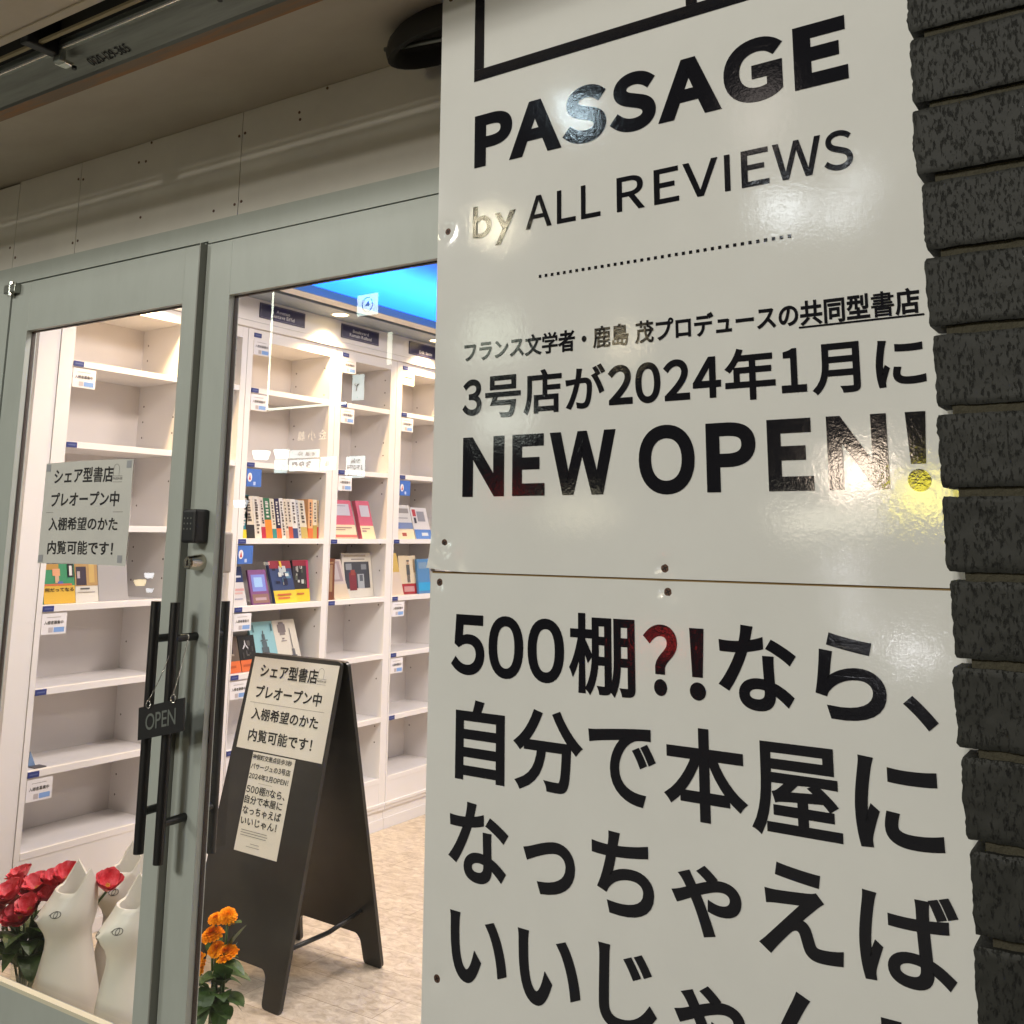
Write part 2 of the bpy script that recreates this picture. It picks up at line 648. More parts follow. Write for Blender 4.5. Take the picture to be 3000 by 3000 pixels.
g.tube((0.35, -0.02, 0.004), (0.35, -0.02, -0.012), 0.006, BLACKMETAL, n=10)
g.build('rail_screw', rail)
g = MB()
g.tube((-1.2, -0.02, 0.004), (-1.2, -0.02, -0.012), 0.006, BLACKMETAL, n=10)
g.build('rail_screw', rail)
# telephone sticker, lying on the sloping face
sl = Vector((0, 1.424 - 1.352, -0.028)).normalized()
nrm = Vector((0, sl.z, -sl.y))
if nrm.z > 0:
    nrm = -nrm
base_pt = Vector((-2.172 + 2.0, 1.411 - 1.38, -0.0075))
atr = lambda u, v: base_pt + Vector((1, 0, 0)) * u - sl * v + nrm * 0.0012
text_obj('0120-129-365', INK, rail, atr, (0, 0.152, 0, 0.026), w=0.012, res=3, name='phone_number')

# black hooded fixture on the soffit
hood = thing('hooded_lamp', 'black hooded lamp hanging from the soffit beside the white sign', 'lamp', (-1.30, 1.71, Z0))
g = MB()
N = 28
for (a0, zz, s0), (a1, z1_, s1) in (((0.0, 0.0, 1.0), (0, -0.035, 1.04)),):
    pass
def hood_ring(s, z, dy=0.0):
    pts = []
    for i in range(N):
        a = 2 * pi * i / N
        x, y = 0.155 * cos(a) * s, 0.075 * sin(a) * s
        pts.append((x, y + dy, z + 0.012 * cos(a)))
    return pts
outer = [hood_ring(0.90, -0.001), hood_ring(1.0, -0.018), hood_ring(1.02, -0.045, -0.002), hood_ring(0.97, -0.064, -0.004)]
inner = [hood_ring(0.97, -0.064, -0.004), hood_ring(0.86, -0.066, -0.004), hood_ring(0.80, -0.03), hood_ring(0.5, -0.012)]
g.rings(outer, BLACKPLASTIC, True, False)
g.build('hood', hood, True, angle=40)
g = MB()
g.rings(inner, SOFFIT_DARK, False, True)
g.build('hood_inside', hood, True)
g = MB()
g.tube((-0.15, -0.03, -0.045), (0.15, 0.02, -0.05), 0.006, STEEL, n=8)
g.build('lamp_tube', hood, True)

# ------------------------------------------------------------------ shop front
YF = 1.82
hd = thing('facade_header', 'pale painted header panels with small screws above the glass doors', 'facade panel', (-2.0, YF, 2.35))
cuts = [-9.0, -3.152, -2.813, -2.0785, -0.3]
for i in range(4):
    g = MB()
    lo = 2.355 if i != 1 else 2.335
    g.box(cuts[i] + 0.0012 + 2.0, cuts[i + 1] - 0.0012 + 2.0, 0, 0.03, lo - 2.35, Z0 - 0.001 - 2.35 - (0.006 if i == 0 else 0), HEADPAINT)
    g.build('header_panel', hd)
g = MB()
g.box(-7, 1.7, 0.012, 0.06, 2.285 - 2.35, Z0 - 0.003 - 2.35, DARKGAP)
g.box(-7, 1.7, 0.045, 0.049, 2.60 - 2.35, 3.06 - 2.35, DARKGAP)
g.build('backing', hd)
g = MB()      # transom over both door leaves
g.box(-1.153, -0.187, -0.002, 0.05, 2.297 - 2.35, 2.3545 - 2.35, PAINT)
g.box(-0.187, 1.7, -0.002, 0.05, 2.291 - 2.35, 2.3545 - 2.35, PAINT)
g.box(-7, -1.153, -0.002, 0.05, 2.297 - 2.35, 2.3545 - 2.35, PAINT)
g.build('transom', hd)
for x, z in [(-2.473, 2.648), (-1.763, 2.647), (-1.861, 2.602), (-1.857, 2.581), (-2.067, 2.589), (-2.090, 2.585), (-2.493, 2.593), (-2.526, 2.596),
             (-2.826, 2.601), (-2.800, 2.595), (-2.066, 2.391), (-2.092, 2.387), (-2.498, 2.419), (-2.176, 2.383), (-2.800, 2.394),
             (-2.826, 2.391), (-3.138, 2.389), (-3.175, 2.428)]:
    g = MB()
    g.tube((x + 2.0, 0.002, z - 2.35), (x + 2.0, -0.0012, z - 2.35), 0.0042, SCREWBROWN, n=10)
    g.build('screw', hd)

jamb = MB()
jamb.box(-3.42, -3.134, YF - 0.004, YF + 0.07, 0.0, 2.2965, PAINT)
jamb.box(-9, -3.42, YF + 0.01, YF + 0.09, 0.0, 2.2965, HEADPAINT)
tag(jamb.build('door_jamb'), 'pale painted jamb and wall at the far left of the shop front', 'door jamb')


def frame_leaf(name, label, x0, x1, gx0, gx1, gz0, gz1, top, hinge):
    t = thing(name, label, 'door', ((x0 + x1) / 2, YF, 0))
    cx = (x0 + x1) / 2
    g = MB()
    D = 0.036
    g.box(x0 - cx, gx0 - cx, 0, D, 0.01, top, PAINT, 0.0015)
    g.box(gx1 - cx, x1 - cx, 0, D, 0.01, top, PAINT, 0.0015)
    g.box(gx0 - cx, gx1 - cx, 0.0004, D - 0.0004, gz1, top - 0.0004, PAINT)
    g.box(gx0 - cx, gx1 - cx, 0.0004, D - 0.0004, 0.0104, gz0, PAINT)
    g.build('door_frame', t)
    g = MB()      # gasket round the pane
    w, ya, yb = 0.0026, 0.019, 0.0305
    g.box(gx0 - cx, gx0 + w - cx, ya, yb, gz0, gz1, GASKET)
    g.box(gx1 - w - cx, gx1 - cx, ya, yb, gz0, gz1, GASKET)
    g.box(gx0 + w - cx, gx1 - w - cx, ya, yb, gz1 - w, gz1, GASKET)
    g.box(gx0 + w - cx, gx1 - w - cx, ya, yb, gz0, gz0 + w, GASKET)
    g.build('gasket', t)
    g = MB()
    g.box(gx0 + 0.003 - cx, gx1 - 0.003 - cx, 0.0215, 0.0275, gz0 + 0.003, gz1 - 0.003, GLASS)
    g.build('glass_pane', t)
    g = MB()      # glazing bead along the bottom of the pane
    g.box(gx0 + w - cx, gx1 - w - cx, -0.001, 0.0185, gz0, gz0 + 0.010, mat('bead_ivory', (0.66, 0.62, 0.47), 0.4))
    g.build('glazing_bead', t)
    return t, cx


def pull(t, cx, x, z0, z1, yoff, post_dx, posts, ysurf):
    """round bar pull handle with two stand-offs"""
    g = MB()
    g.tube((x - cx, yoff, z0), (x - cx, yoff, z1), 0.0125, BLACKMETAL, n=20)
    h = g.build('pull_handle', t, True, angle=50)
    for z in posts:
        g = MB()
        g.tube((x - cx, yoff, z), (x + post_dx - cx, ysurf, z), 0.010, BLACKMETAL, n=14)
        s = g.build('handle_post', h, True, angle=50)
    return h


tL, cL = frame_leaf('glass_door', 'left glass door leaf with the paper notice taped to its pane', -3.130, -2.197, -3.030, -2.283, 0.277, 2.132, 2.2935, True)
g = MB()
g.box(-2.199 - cL, -2.1935 - cL, -0.022, 0.046, 0.01, 2.2885, mat('astragal_shade_grey', (0.22, 0.225, 0.20), 0.45), 0.001)  # darker grey holds the shade of the strip's turned side
g.build('meeting_strip', tL)
pull(tL, cL, -2.2085, 0.7335, 1.330, -0.075, -0.006, (0.828, 1.238), 0.001)
g = MB()      # pivot hinge at the top outer corner
g.box(-3.150 - cL, -3.085 - cL, -0.022, -0.0005, 2.262, 2.292, STEEL, 0.004)
g.tube((-3.118 - cL, -0.012, 2.255), (-3.118 - cL, -0.012, 2.300), 0.011, CHROME, n=14)
g.build('pivot_hinge', tL)

tR, cR = frame_leaf('glass_door', 'right glass door leaf with keypad, lock and wide clear pane', -2.192, -0.70, -2.091, -0.80, 0.277, 2.133, 2.2885, False)
pull(tR, cR, -2.1335, 0.722, 1.330, -0.075, -0.004, (0.812, 1.243), 0.001)
h = pull(tR, cR, -2.171, 0.697, 1.323, 0.120, -0.006, (0.81, 1.24), 0.036)
g = MB()      # keypad lock
g.box(-2.166 - cR, -2.114 - cR, -0.047, -0.0005, 1.476, 1.562, BLACKPLASTIC, 0.007)
kp = g.build('keypad', tR)
g = MB()
for r in range(3):
    for c in range(3):
        g.box(-2.155 + c * 0.0125 - 0.0016 - cR, -2.155 + c * 0.0125 + 0.0016 - cR, -0.0476, -0.0471, 1.537 - r * 0.0135, 1.541 - r * 0.0135, KEYGREY)
g.build('key', kp)
g = MB()
g.tube((-2.137 - cR, -0.0005, 1.427), (-2.137 - cR, -0.04, 1.427), 0.022, BRASS, r1=0.0165, n=24)
g.tube((-2.137 - cR, -0.04, 1.427), (-2.137 - cR, -0.0445, 1.427), 0.0165, BRASS, r1=0.0145, n=24)
lk = g.build('lock_cylinder', tR, True, angle=35)
g = MB()
g.box(-2.139 - cR, -2.135 - cR, -0.0452, -0.0446, 1.420, 1.434, SCREWDARK)
g.build('keyhole', lk)
g = MB()      # pale lock box inside the pane
g.box(-2.130 - cR, -2.094 - cR, 0.0365, 0.066, 1.400, 1.505, mat('lock_case', (0.62, 0.55, 0.50), 0.4), 0.006)
g.build('inner_lock_case', tR)

# paper notice on the left pane
NOTICE = [('シェア型書店', 0.047, 0.330, 0.232, 0.278), ('プレオープン中', 0.042, 0.365, 0.164, 0.207),
          ('入棚希望のかた', 0.041, 0.367, 0.095, 0.134), ('内覧可能です！', 0.045, 0.355, 0.026, 0.066)]


def notice(t, at, W, H, s=1.0):
    for tx, a, b_, c, d in NOTICE:
        text_obj(tx, INK, t, at, (a * s, b_ * s, c * s, d * s), w=0.022, res=3)
    r = lambda l: [tuple(q * s for q in k) for k in l]
    flat(r([(0.023, 0.386, 0.1485, 0.1497)]), GREYINK, 'rule', t, at)
    # little arch emblem with its two lines of print
    g = MB()
    pts = []
    cx, r0, base = 0.3435, 0.013, 0.2505
    path = [(cx - r0, base), (cx - r0, base + 0.020)] + [(cx - r0 * cos(a), base + 0.020 + r0 * sin(a)) for a in [pi * i / 12 for i in range(13)]] + [(cx + r0, base)]
    for (xa, ya), (xb, yb) in zip(path[:-1], path[1:]):
        l = hypot(xb - xa, yb - ya)
        if l < 1e-9:
            continue
        px, py = -(yb - ya) / l * 0.0006, (xb - xa) / l * 0.0006
        g.poly([at((xa - px) * s, (ya - py) * s), at((xb - px) * s, (yb - py) * s), at((xb + px) * s, (yb + py) * s), at((xa + px) * s, (ya + py) * s)], GREYINK)
    for u0, u1, v0, v1 in ((0.3295, 0.372, base - 0.0012, base), (0.3295, 0.372, 0.2325, 0.2335)):
        g.poly([at(u0 * s, v0 * s), at(u1 * s, v0 * s), at(u1 * s, v1 * s), at(u0 * s, v1 * s)], GREYINK)
    g.build('emblem', t)
    text_obj('PASSAGE', GREYINK, t, at, (0.3295 * s, 0.372 * s, 0.2395 * s, 0.2465 * s), w=0.02, res=2, name='emblem_name')


pn = thing('paper_notice', 'grey paper notice taped inside the left glass door pane', 'notice', (-2.884, YF + 0.020, 1.409))
g = MB()
sag = lambda u, v: Vector((u + (0.006 * (v - 0.15) if False else 0), -0.0006 - 0.0025 * sin(u * 9) * sin(v * 12) ** 2 - 0.001, v + 0.0025 * sin(u * 7.5)))
for i in range(10):
    for j in range(8):
        g.poly([sag(u, v) for u, v in ((0.0416 * i, 0.0371 * j), (0.0416 * (i + 1), 0.0371 * j), (0.0416 * (i + 1), 0.0371 * (j + 1)), (0.0416 * i, 0.0371 * (j + 1)))], PAPER)
g.build('sheet', pn, True)
atn = lambda u, v: sag(u, v) + Vector((0, -0.0008, 0))
notice(pn, atn, 0.416, 0.297)
for u, v in ((0.004, 0.272), (0.388, 0.272), (0.004, 0.004), (0.378, 0.008)):
    g = MB()
    g.poly([atn(u, v), atn(u + 0.021, v), atn(u + 0.021, v + 0.021), atn(u, v + 0.021)], TAPE)
    g.build('tape', pn)

# OPEN plate hung on the handles by a chain
op = thing('open_sign', 'black OPEN plate hanging by a chain from the door handles', 'hanging sign', (-2.128, YF - 0.101, 1.056))
g = MB()
plane = lambda u, v, d=0.0: Vector((u * cos(0.10) - v * 0.06, u * sin(0.10) + d, v + 0.24 * u))
HW, HH = 0.074, 0.038
c4 = [plane(-HW, -HH), plane(HW, -HH), plane(HW, HH), plane(-HW, HH)]
g.prism([tuple(p) for p in c4], (0, 0.004, 0), BLACKPLASTIC)
g.build('plate', op)
text_obj('OPEN', PALEINK, op, lambda u, v: plane(u, v, -0.0008), (-0.049, 0.049, -0.019, 0.019), w=0.004, res=4)
for u in (-0.040, 0.040):
    g = MB()
    c = plane(u, HH + 0.003, -0.002)
    pts = [c + Vector((0.009 * cos(a), 0.0, 0.009 * sin(a))) for a in [2 * pi * i / 14 for i in range(15)]]
    g.path(pts, 0.0011, CHROME, n=6)
    g.build('ring', op, True)
g = MB()
p0 = plane(-0.040, HH + 0.012, -0.002)
p2 = plane(0.040, HH + 0.012, -0.002)
hang = Vector((0.060, 0.020, 0.199))
behind = Vector((-0.002, 0.012, 0.140))
for a, b in ((p0, behind), (p2, hang)):
    n = 34
    for i in range(n):
        t0, t1 = i / n, (i + 0.72) / n
        q0, q1 = a.lerp(b, t0), a.lerp(b, t1)
        s = Vector((0, 0, -0.006 * sin(pi * t0)))
        g.tube(q0 + s, q1 + s, 0.0013, CHROME, n=5)
pts = [Vector((-0.0055 - 0.0 + 0.014 * cos(a) + 0.0, 0.026 + 0.014 * sin(a), 0.199)) for a in [2 * pi * i / 16 for i in range(17)]]
g.path([behind, Vector((-0.004, 0.030, 0.192)), Vector((0.03, 0.035, 0.199)), hang], 0.0012, CHROME, n=5)
g.build('chain', op, True)

# ------------------------------------------------------------------ the white sign boards
ys = -0.0209469
EU = Vector((cos(ys), sin(ys), 0))
EN = Vector((sin(ys), -cos(ys), 0))
SO = Vector((-0.764 * 1.49, 1.49, 1.5))
SCREWS = [(0.0293, -0.0128), (0.4600, -0.0466), (0.4643, -0.0822), (0.0232, 0.5669), (0.0195, -0.0814), (0.46, 0.98), (0.02, 1.05), (0.03, -0.72), (0.466, -1.28), (0.02, -1.28)]


def sgn_h(u, v, upper=True):
    h = 0.00030 * noise.noise(Vector((u * 5, v * 5, 3.1))) + 0.00010 * noise.noise(Vector((u * 14, v * 14, 8)))
    for a, b in SCREWS:
        d = hypot(u - a, v - b)
        if d < 0.05:
            h -= 0.0022 * math.exp(-(d / 0.013) ** 2) + 0.0004 * math.exp(-(d / 0.028) ** 2)
    if upper and u < 0.13 and v < 0.04:
        t = max(0.0, 1 - u / 0.13) ** 2 * max(0.0, 1 - (v + 0.0623) / 0.10) ** 2
        h += 0.010 * t
    return h


def sign_board(name, label, v0, v1, upper):
    t = thing(name, label, 'sign', SO + Vector((0, 0, v0)))
    W = 0.91
    nu, nv = 150, int((v1 - v0) / 0.0062)
    b = MB()
    k = b.mi(SIGN_WHITE)
    kb = b.mi(SEAM_BROWN)
    org = Vector((0, 0, v0))
    for j in range(nv + 1):
        for i in range(nu + 1):
            u = W * (i / nu) ** 1.15
            vv = v0 + (v1 - v0) * j / nv
            hh = sgn_h(u, vv, upper)
            uu = u
            if upper and i < 12:
                uu -= 0.004 * max(0.0, 1 - u / 0.05) ** 2 * max(0.0, 1 - (vv - v0) / 0.05) ** 2
            dz = 0.006 * max(0, 1 - u / 0.09) ** 2 if (upper and j == 0) else 0
            b.v.append(tuple(EU * uu + EN * hh + Vector((0, 0, vv + dz)) - org))
    for j in range(nv):
        for i in range(nu):
            a = j * (nu + 1) + i
            b.f.append((a, a + 1, a + nu + 2, a + nu + 1))
            b.m.append(k)
    # board body behind the laminated face
    for pts in ([(0, v0), (W, v0)], [(W, v1), (0, v1)], [(0, v1), (0, v0)], [(W, v0), (W, v1)]):
        (ua, va), (ub, vb) = pts
        p = EU * ua + Vector((0, 0, va)) - org
        q = EU * ub + Vector((0, 0, vb)) - org
        side_m = SIGN_WHITE if ua == ub else SEAM_BROWN
        b.poly([p, q, q - EN * 0.012, p - EN * 0.012], side_m)
    me = b.build('panel', t, True)
    me.data.set_sharp_from_angle(angle=radians(60))
    b = MB()
    b.box(-0.0, W, 0.0125, 0.020, 0.004, v1 - v0 - 0.004, SEAM_BROWN)
    if not upper:
        b.box(0.001, W - 0.001, 0.004, 0.0124, v1 - v0 - 0.02, v1 - v0 + 0.0031, SEAM_BROWN)
    o = b.build('backing_board', t)
    o.rotation_euler = (0, 0, ys)
    for a, c in SCREWS:
        if v0 < c < v1:
            b = MB()
            base = EU * a + EN * (sgn_h(a, c, upper) - 0.0002) + Vector((0, 0, c)) - org
            b.tube(base - EN * 0.001, base + EN * 0.0008, 0.0082, SCREWBROWN, r1=0.0066, n=16)
            q = base + EN * 0.0011
            for rr in (0.5, 0.5 + pi / 2):
                dx = EU * cos(rr) + Vector((0, 0, 1)) * sin(rr)
                dy = EU * -sin(rr) + Vector((0, 0, 1)) * cos(rr)
                b.poly([q - dx * 0.0045 - dy * 0.0011, q + dx * 0.0045 - dy * 0.0011, q + dx * 0.0045 + dy * 0.0011, q - dx * 0.0045 + dy * 0.0011], SCREWDARK)
                q = q + EN * 0.0001
            b.build('screw', t)

    def at(u, v):
        return EU * u + EN * (sgn_h(u, v, upper) + 0.0011) + Vector((0, 0, v)) - org
    return t, at


up, at = sign_board('shop_sign', 'upper white sign board with black arch emblem and a large NEW OPEN line', -0.0623, 1.140, True)
for ch, a, b_ in (('Ｐ', 0.0847, 0.1704), ('Ａ', 0.1639, 0.2772), ('Ｓ', 0.2791, 0.3680), ('Ｓ', 0.3744, 0.4627), ('Ａ', 0.4665, 0.5796), ('Ｇ', 0.5839, 0.6830), ('Ｅ', 0.6995, 0.7818)):
    ov = 0.0022 if ch in 'ＳＧ' else 0
    text_obj(ch, SIGN_BLACK, up, at, (a, b_, 0.6797 - ov, 0.7833 + ov), w=0.054, res=10)
text_obj('by', SIGN_BLACK, up, at, (0.0838, 0.1795, 0.5211, 0.6032), w=0.009, res=8)
text_obj('ＡＬＬ', SIGN_BLACK, up, at, (0.2016, 0.3546, 0.5394, 0.6000), w=0.012, res=8, squeeze=0.14)
for ch, a, b_ in (('Ｒ', 0.3863, 0.4390), ('Ｅ', 0.4560, 0.5010), ('Ｖ', 0.5080, 0.5690), ('Ｅ', 0.6080, 0.6530), ('Ｗ', 0.6590, 0.7340), ('Ｓ', 0.7380, 0.7810)):
    ov = 0.001 if ch == 'Ｓ' else 0
    text_obj(ch, SIGN_BLACK, up, at, (a, b_, 0.5396 - ov, 0.6000 + ov), w=0.014, res=8)
flat([(0.5800, 0.5895, 0.5396, 0.6000)], SIGN_BLACK, 'lettering', up, at)


def exclaim(t, at, u0, u1, v0, v1):
    g = MB()
    c, R = (u0 + u1) / 2, (u1 - u0) / 2
    n = 28
    g.poly([at(c + R * 0.96 * cos(2 * pi * i / n), v0 + R * 0.96 * (1 + sin(2 * pi * i / n))) for i in range(n)], SIGN_BLACK)
    vb = v0 + 2 * R + 0.006
    g.poly([at(c - R * 0.62, vb), at(c + R * 0.62, vb), at(c + R * 0.86, v1), at(c - R * 0.86, v1)], SIGN_BLACK)
    g.build('lettering', t)


dots = []
for i in range(37):
    u = 0.2322 + (0.680 - 0.2322) * i / 36
    dots.append((u - 0.0026, u + 0.0026, 0.4471, 0.4523))
flat(dots, SIGN_BLACK, 'dotted_rule', up, at)
text_obj('フランス文学者・鹿島 茂プロデュースの共同型書店', SIGN_BLACK, up, at, (0.0684, 0.8596, 0.3090, 0.3480), w=0.028, res=5)
flat([(0.6878, 0.8645, 0.3060, 0.3088)], SIGN_BLACK, 'underline', up, at)
text_obj('３', SIGN_BLACK, up, at, (0.0662, 0.1085, 0.2118, 0.2777), w=0.030, res=8)
text_obj('号', SIGN_BLACK, up, at, (0.1165, 0.1924, 0.2050, 0.2800), w=0.020, res=6)
text_obj('店', SIGN_BLACK, up, at, (0.1981, 0.2760, 0.2058, 0.2838), w=0.020, res=6)
text_obj('が', SIGN_BLACK, up, at, (0.2836, 0.3605, 0.2095, 0.2838), w=0.021, res=8)
text_obj('２０２４', SIGN_BLACK, up, at, (0.3652, 0.5629, 0.2113, 0.2780), w=0.030, res=8, squeeze=0.07)
text_obj('年', SIGN_BLACK, up, at, (0.5686, 0.6490, 0.2050, 0.2850), w=0.022, res=6)
text_obj('１', SIGN_BLACK, up, at, (0.6580, 0.6958, 0.2113, 0.2775), w=0.030, res=8)
text_obj('月', SIGN_BLACK, up, at, (0.7036, 0.7730, 0.2046, 0.2790), w=0.022, res=6)
text_obj('に', SIGN_BLACK, up, at, (0.7948, 0.8616, 0.2085, 0.2760), w=0.026, res=8)
for ch, a, b_ in (('Ｎ', 0.0690, 0.1586), ('Ｅ', 0.1759, 0.2417), ('Ｗ', 0.2523, 0.3784), ('Ｏ', 0.4198, 0.5158), ('Ｐ', 0.5350, 0.6140), ('Ｅ', 0.6322, 0.6996), ('Ｎ', 0.7207, 0.8044)):
    ov = 0.002 if ch == 'Ｏ' else 0
    text_obj(ch, SIGN_BLACK, up, at, (a, b_, 0.0680 - ov, 0.1730 + ov), w=0.042, res=10)
exclaim(up, at, 0.8275, 0.8590, 0.0642, 0.1728)
g = MB()      # arch emblem
def strip(pts, w):
    for (xa, ya), (xb, yb) in zip(pts[:-1], pts[1:]):
        l = hypot(xb - xa, yb - ya)
        px, py = -(yb - ya) / l * w / 2, (xb - xa) / l * w / 2
        g.poly([at(xa - px, ya - py), at(xb - px, yb - py), at(xb + px, yb + py), at(xa + px, ya + py)], SIGN_BLACK)
strip([(0.0928, 0.8775), (0.0928, 1.03)], 0.0225)
strip([(0.5320, 0.8775), (0.5320, 1.03)], 0.0200)
strip([(0.3124 - 0.2196 * cos(a), 1.03 + 0.085 * sin(a)) for a in [pi * i / 24 for i in range(25)]], 0.0205)
g.poly([at(0.0815, 0.8545), at(0.7900, 0.8545), at(0.7900, 0.8774), at(0.0815, 0.8774)], SIGN_BLACK)
g.build('arch_emblem', up)

lo, at = sign_board('shop_sign', 'lower white sign board with large black lettering from 500 downward', -1.42, -0.0655, False)
text_obj('５００', SIGN_BLACK, lo, at, (0.0503, 0.2793, -0.2340, -0.1325), w=0.030, res=8, squeeze=0.075)
text_obj('棚', SIGN_BLACK, lo, at, (0.2888, 0.4074, -0.2455, -0.1201), w=0.030, res=6)
text_obj('？', SIGN_BLACK, lo, at, (0.4218, 0.4789, -0.2353, -0.1307), w=0.030, res=8)
exclaim(lo, at, 0.4975, 0.5243, -0.2363, -0.1331)
text_obj('な', SIGN_BLACK, lo, at, (0.5440, 0.6612, -0.2422, -0.1240), w=0.026, res=8)
text_obj('ら', SIGN_BLACK, lo, at, (0.6869, 0.7829, -0.2422, -0.1274), w=0.026, res=8)
text_obj('、', SIGN_BLACK, lo, at, (0.8031, 0.8465, -0.2447, -0.2021), w=0.026, res=8)
text_obj('自', SIGN_BLACK, lo, at, (0.0628, 0.1643, -0.4029, -0.2735), w=0.024, res=6)
text_obj('分', SIGN_BLACK, lo, at, (0.1815, 0.3135, -0.4021, -0.2755), w=0.024, res=6)
text_obj('で', SIGN_BLACK, lo, at, (0.3235, 0.4395, -0.3990, -0.2860), w=0.022, res=8)
text_obj('本', SIGN_BLACK, lo, at, (0.4523, 0.5831, -0.4043, -0.2751), w=0.023, res=6)
text_obj('屋', SIGN_BLACK, lo, at, (0.5880, 0.7150, -0.4060, -0.2815), w=0.032, res=6)
text_obj('に', SIGN_BLACK, lo, at, (0.7329, 0.8435, -0.3990, -0.2840), w=0.027, res=8)
text_obj('な', SIGN_BLACK, lo, at, (0.0515, 0.1731, -0.5590, -0.4365), w=0.026, res=8)
text_obj('っ', SIGN_BLACK, lo, at, (0.2020, 0.2980, -0.5520, -0.4720), w=0.026, res=8)
text_obj('ち', SIGN_BLACK, lo, at, (0.3281, 0.4330, -0.5553, -0.4391), w=0.026, res=8)
text_obj('ゃ', SIGN_BLACK, lo, at, (0.4610, 0.5680, -0.5570, -0.4620), w=0.026, res=8)
text_obj('え', SIGN_BLACK, lo, at, (0.5920, 0.7080, -0.5560, -0.4380), w=0.026, res=8)
text_obj('ば', SIGN_BLACK, lo, at, (0.7292, 0.8537, -0.5590, -0.4430), w=0.021, res=8)
text_obj('い', SIGN_BLACK, lo, at, (0.0572, 0.1713, -0.7110, -0.6080), w=0.026, res=8)
text_obj('い', SIGN_BLACK, lo, at, (0.1923, 0.3064, -0.7120, -0.6080), w=0.026, res=8)
text_obj('じ', SIGN_BLACK, lo, at, (0.3380, 0.4340, -0.7110, -0.5980), w=0.022, res=8)
text_obj('ゃ', SIGN_BLACK, lo, at, (0.4614, 0.5680, -0.7140, -0.6190), w=0.026, res=8)
text_obj('ん', SIGN_BLACK, lo, at, (0.5880, 0.7120, -0.7130, -0.5960), w=0.026, res=8)
text_obj('！', SIGN_BLACK, lo, at, (0.7500, 0.7780, -0.7130, -0.6000), w=0.026, res=8)

# ------------------------------------------------------------------ brick pier in front of the sign's right edge
pier = thing('brick_pier', 'rough dark grey brick wall at the right, overlapping the white sign', 'brick wall', (0.0, 1.40, 0))
P = 0.10444
joints = 1.5 + 1.4 * 0.4864      # top edge of one course, measured
XE = -0.2555
b = MB()
bk = b.mi(BRICK)
row = 0
z_top = joints - 19 * P + 24 * P
zt = z_top
rnd = random.Random(4)
while zt > -0.05:
    zb = zt - P + 0.012 + rnd.uniform(-0.0015, 0.002)
    x = XE + rnd.uniform(-0.0035, 0.003)
    first = True
    ln = 0.42 if row % 2 == 0 else 0.62
    while x < 0.95:
        x2 = min(x + ln, 0.95)
        ln = 0.42
        nx, nz = int((x2 - x) / 0.005), 20
        nx = max(nx, 6)
        grid = {}
        dep = rnd.uniform(-0.003, 0.003)
        for j in range(nz + 1):
            for i in range(nx + 1):
                px = x + (x2 - x) * i / nx
                pz = max(zb, -0.02) + (zt - max(zb, -0.02)) * j / nz
                # worn edges: pull the rim back and make the outline wander
                ed = min(i, nx - i) * (x2 - x) / nx
                ez = min(j, nz - j) * (zt - zb) / nz
                r = 0.0
                for d in (ed, ez):
                    if d < 0.0028:
                        r += (0.0028 - d) ** 2 / 0.0028 * 0.8
                n1 = noise.noise(Vector((px * 45, pz * 28, row * 3.7)))
                n2 = noise.noise(Vector((px * 140, pz * 70, row * 1.3)))
                hh = dep - r * 0.9 + n1 * 0.0012 + n2 * 0.0012
                if i == 0:
                    px += 0.0022 * noise.noise(Vector((row * 9.1, pz * 60, 1))) + 0.0016 * noise.noise(Vector((row * 3.1, pz * 240, 5))) + 0.0015 * (1 if j in (0, nz) else 0)
                if j in (0, nz):
                    pz += 0.0012 * noise.noise(Vector((px * 40, row * 5.3, 2))) + 0.0008 * noise.noise(Vector((px * 170, row * 2.3, 7)))
                grid[i, j] = len(b.v)
                b.v.append((px, -hh, pz))
        back = {}
        for i, j in [(i, j) for j in (0, nz) for i in range(nx + 1)] + [(i, j) for i in (0, nx) for j in range(nz + 1)]:
            if (i, j) not in back:
                v = b.v[grid[i, j]]
                back[i, j] = len(b.v)
                b.v.append((v[0], 0.06, v[2]))
        for j in range(nz):
            for i in range(nx):
                b.f.append((grid[i, j], grid[i + 1, j], grid[i + 1, j + 1], grid[i, j + 1]))
                b.m.append(bk)
            for i in (0, nx):
                b.f.append((grid[i, j], grid[i, j + 1], back[i, j + 1], back[i, j]))
                b.m.append(bk)
        for i in range(nx):
            for j in (0, nz):
                b.f.append((grid[i, j], grid[i + 1, j], back[i + 1, j], back[i, j]))
                b.m.append(bk)
        x = x2 + 0.012
    zt -= P
    row += 1
bo = b.build('bricks', pier, True, angle=50)
b = MB()
b.box(XE + 0.019, 0.95, 0.0085, 0.075, -0.01, z_top, MORTAR)
b.build('mortar_bed', pier)
b = MB()
b.box(-0.62, 0.95, 0.125, 0.50, 0, Z0, DARKWALL)
b.box(XE + 0.03, 0.95, 0.0755, 0.1245, 0, Z0 - 0.001, DARKWALL)
b.build('pier_core', pier)

# ================================================================== INSIDE THE SHOP
XF, XB = -3.63, -3.92
cor = thing('bookcase_cornice', 'white cornice board running above the row of bookcases', 'cornice', (XF, 4.4, 2.6))
b = MB()
b.box(0.012 - 0.3, 0.012, 1.87 - 4.4, 8.18 - 4.4, 2.498 - 2.6, 2.6095 - 2.6, WHITEBOARD)
b.build('fascia', cor)
b = MB()
b.box(-0.29, 0.016, 2.335 - 4.4, 8.18 - 4.4, 2.466 - 2.6, 2.4965 - 2.6, WHITEBOARD, 0.003)
b.build('crown_moulding', cor)

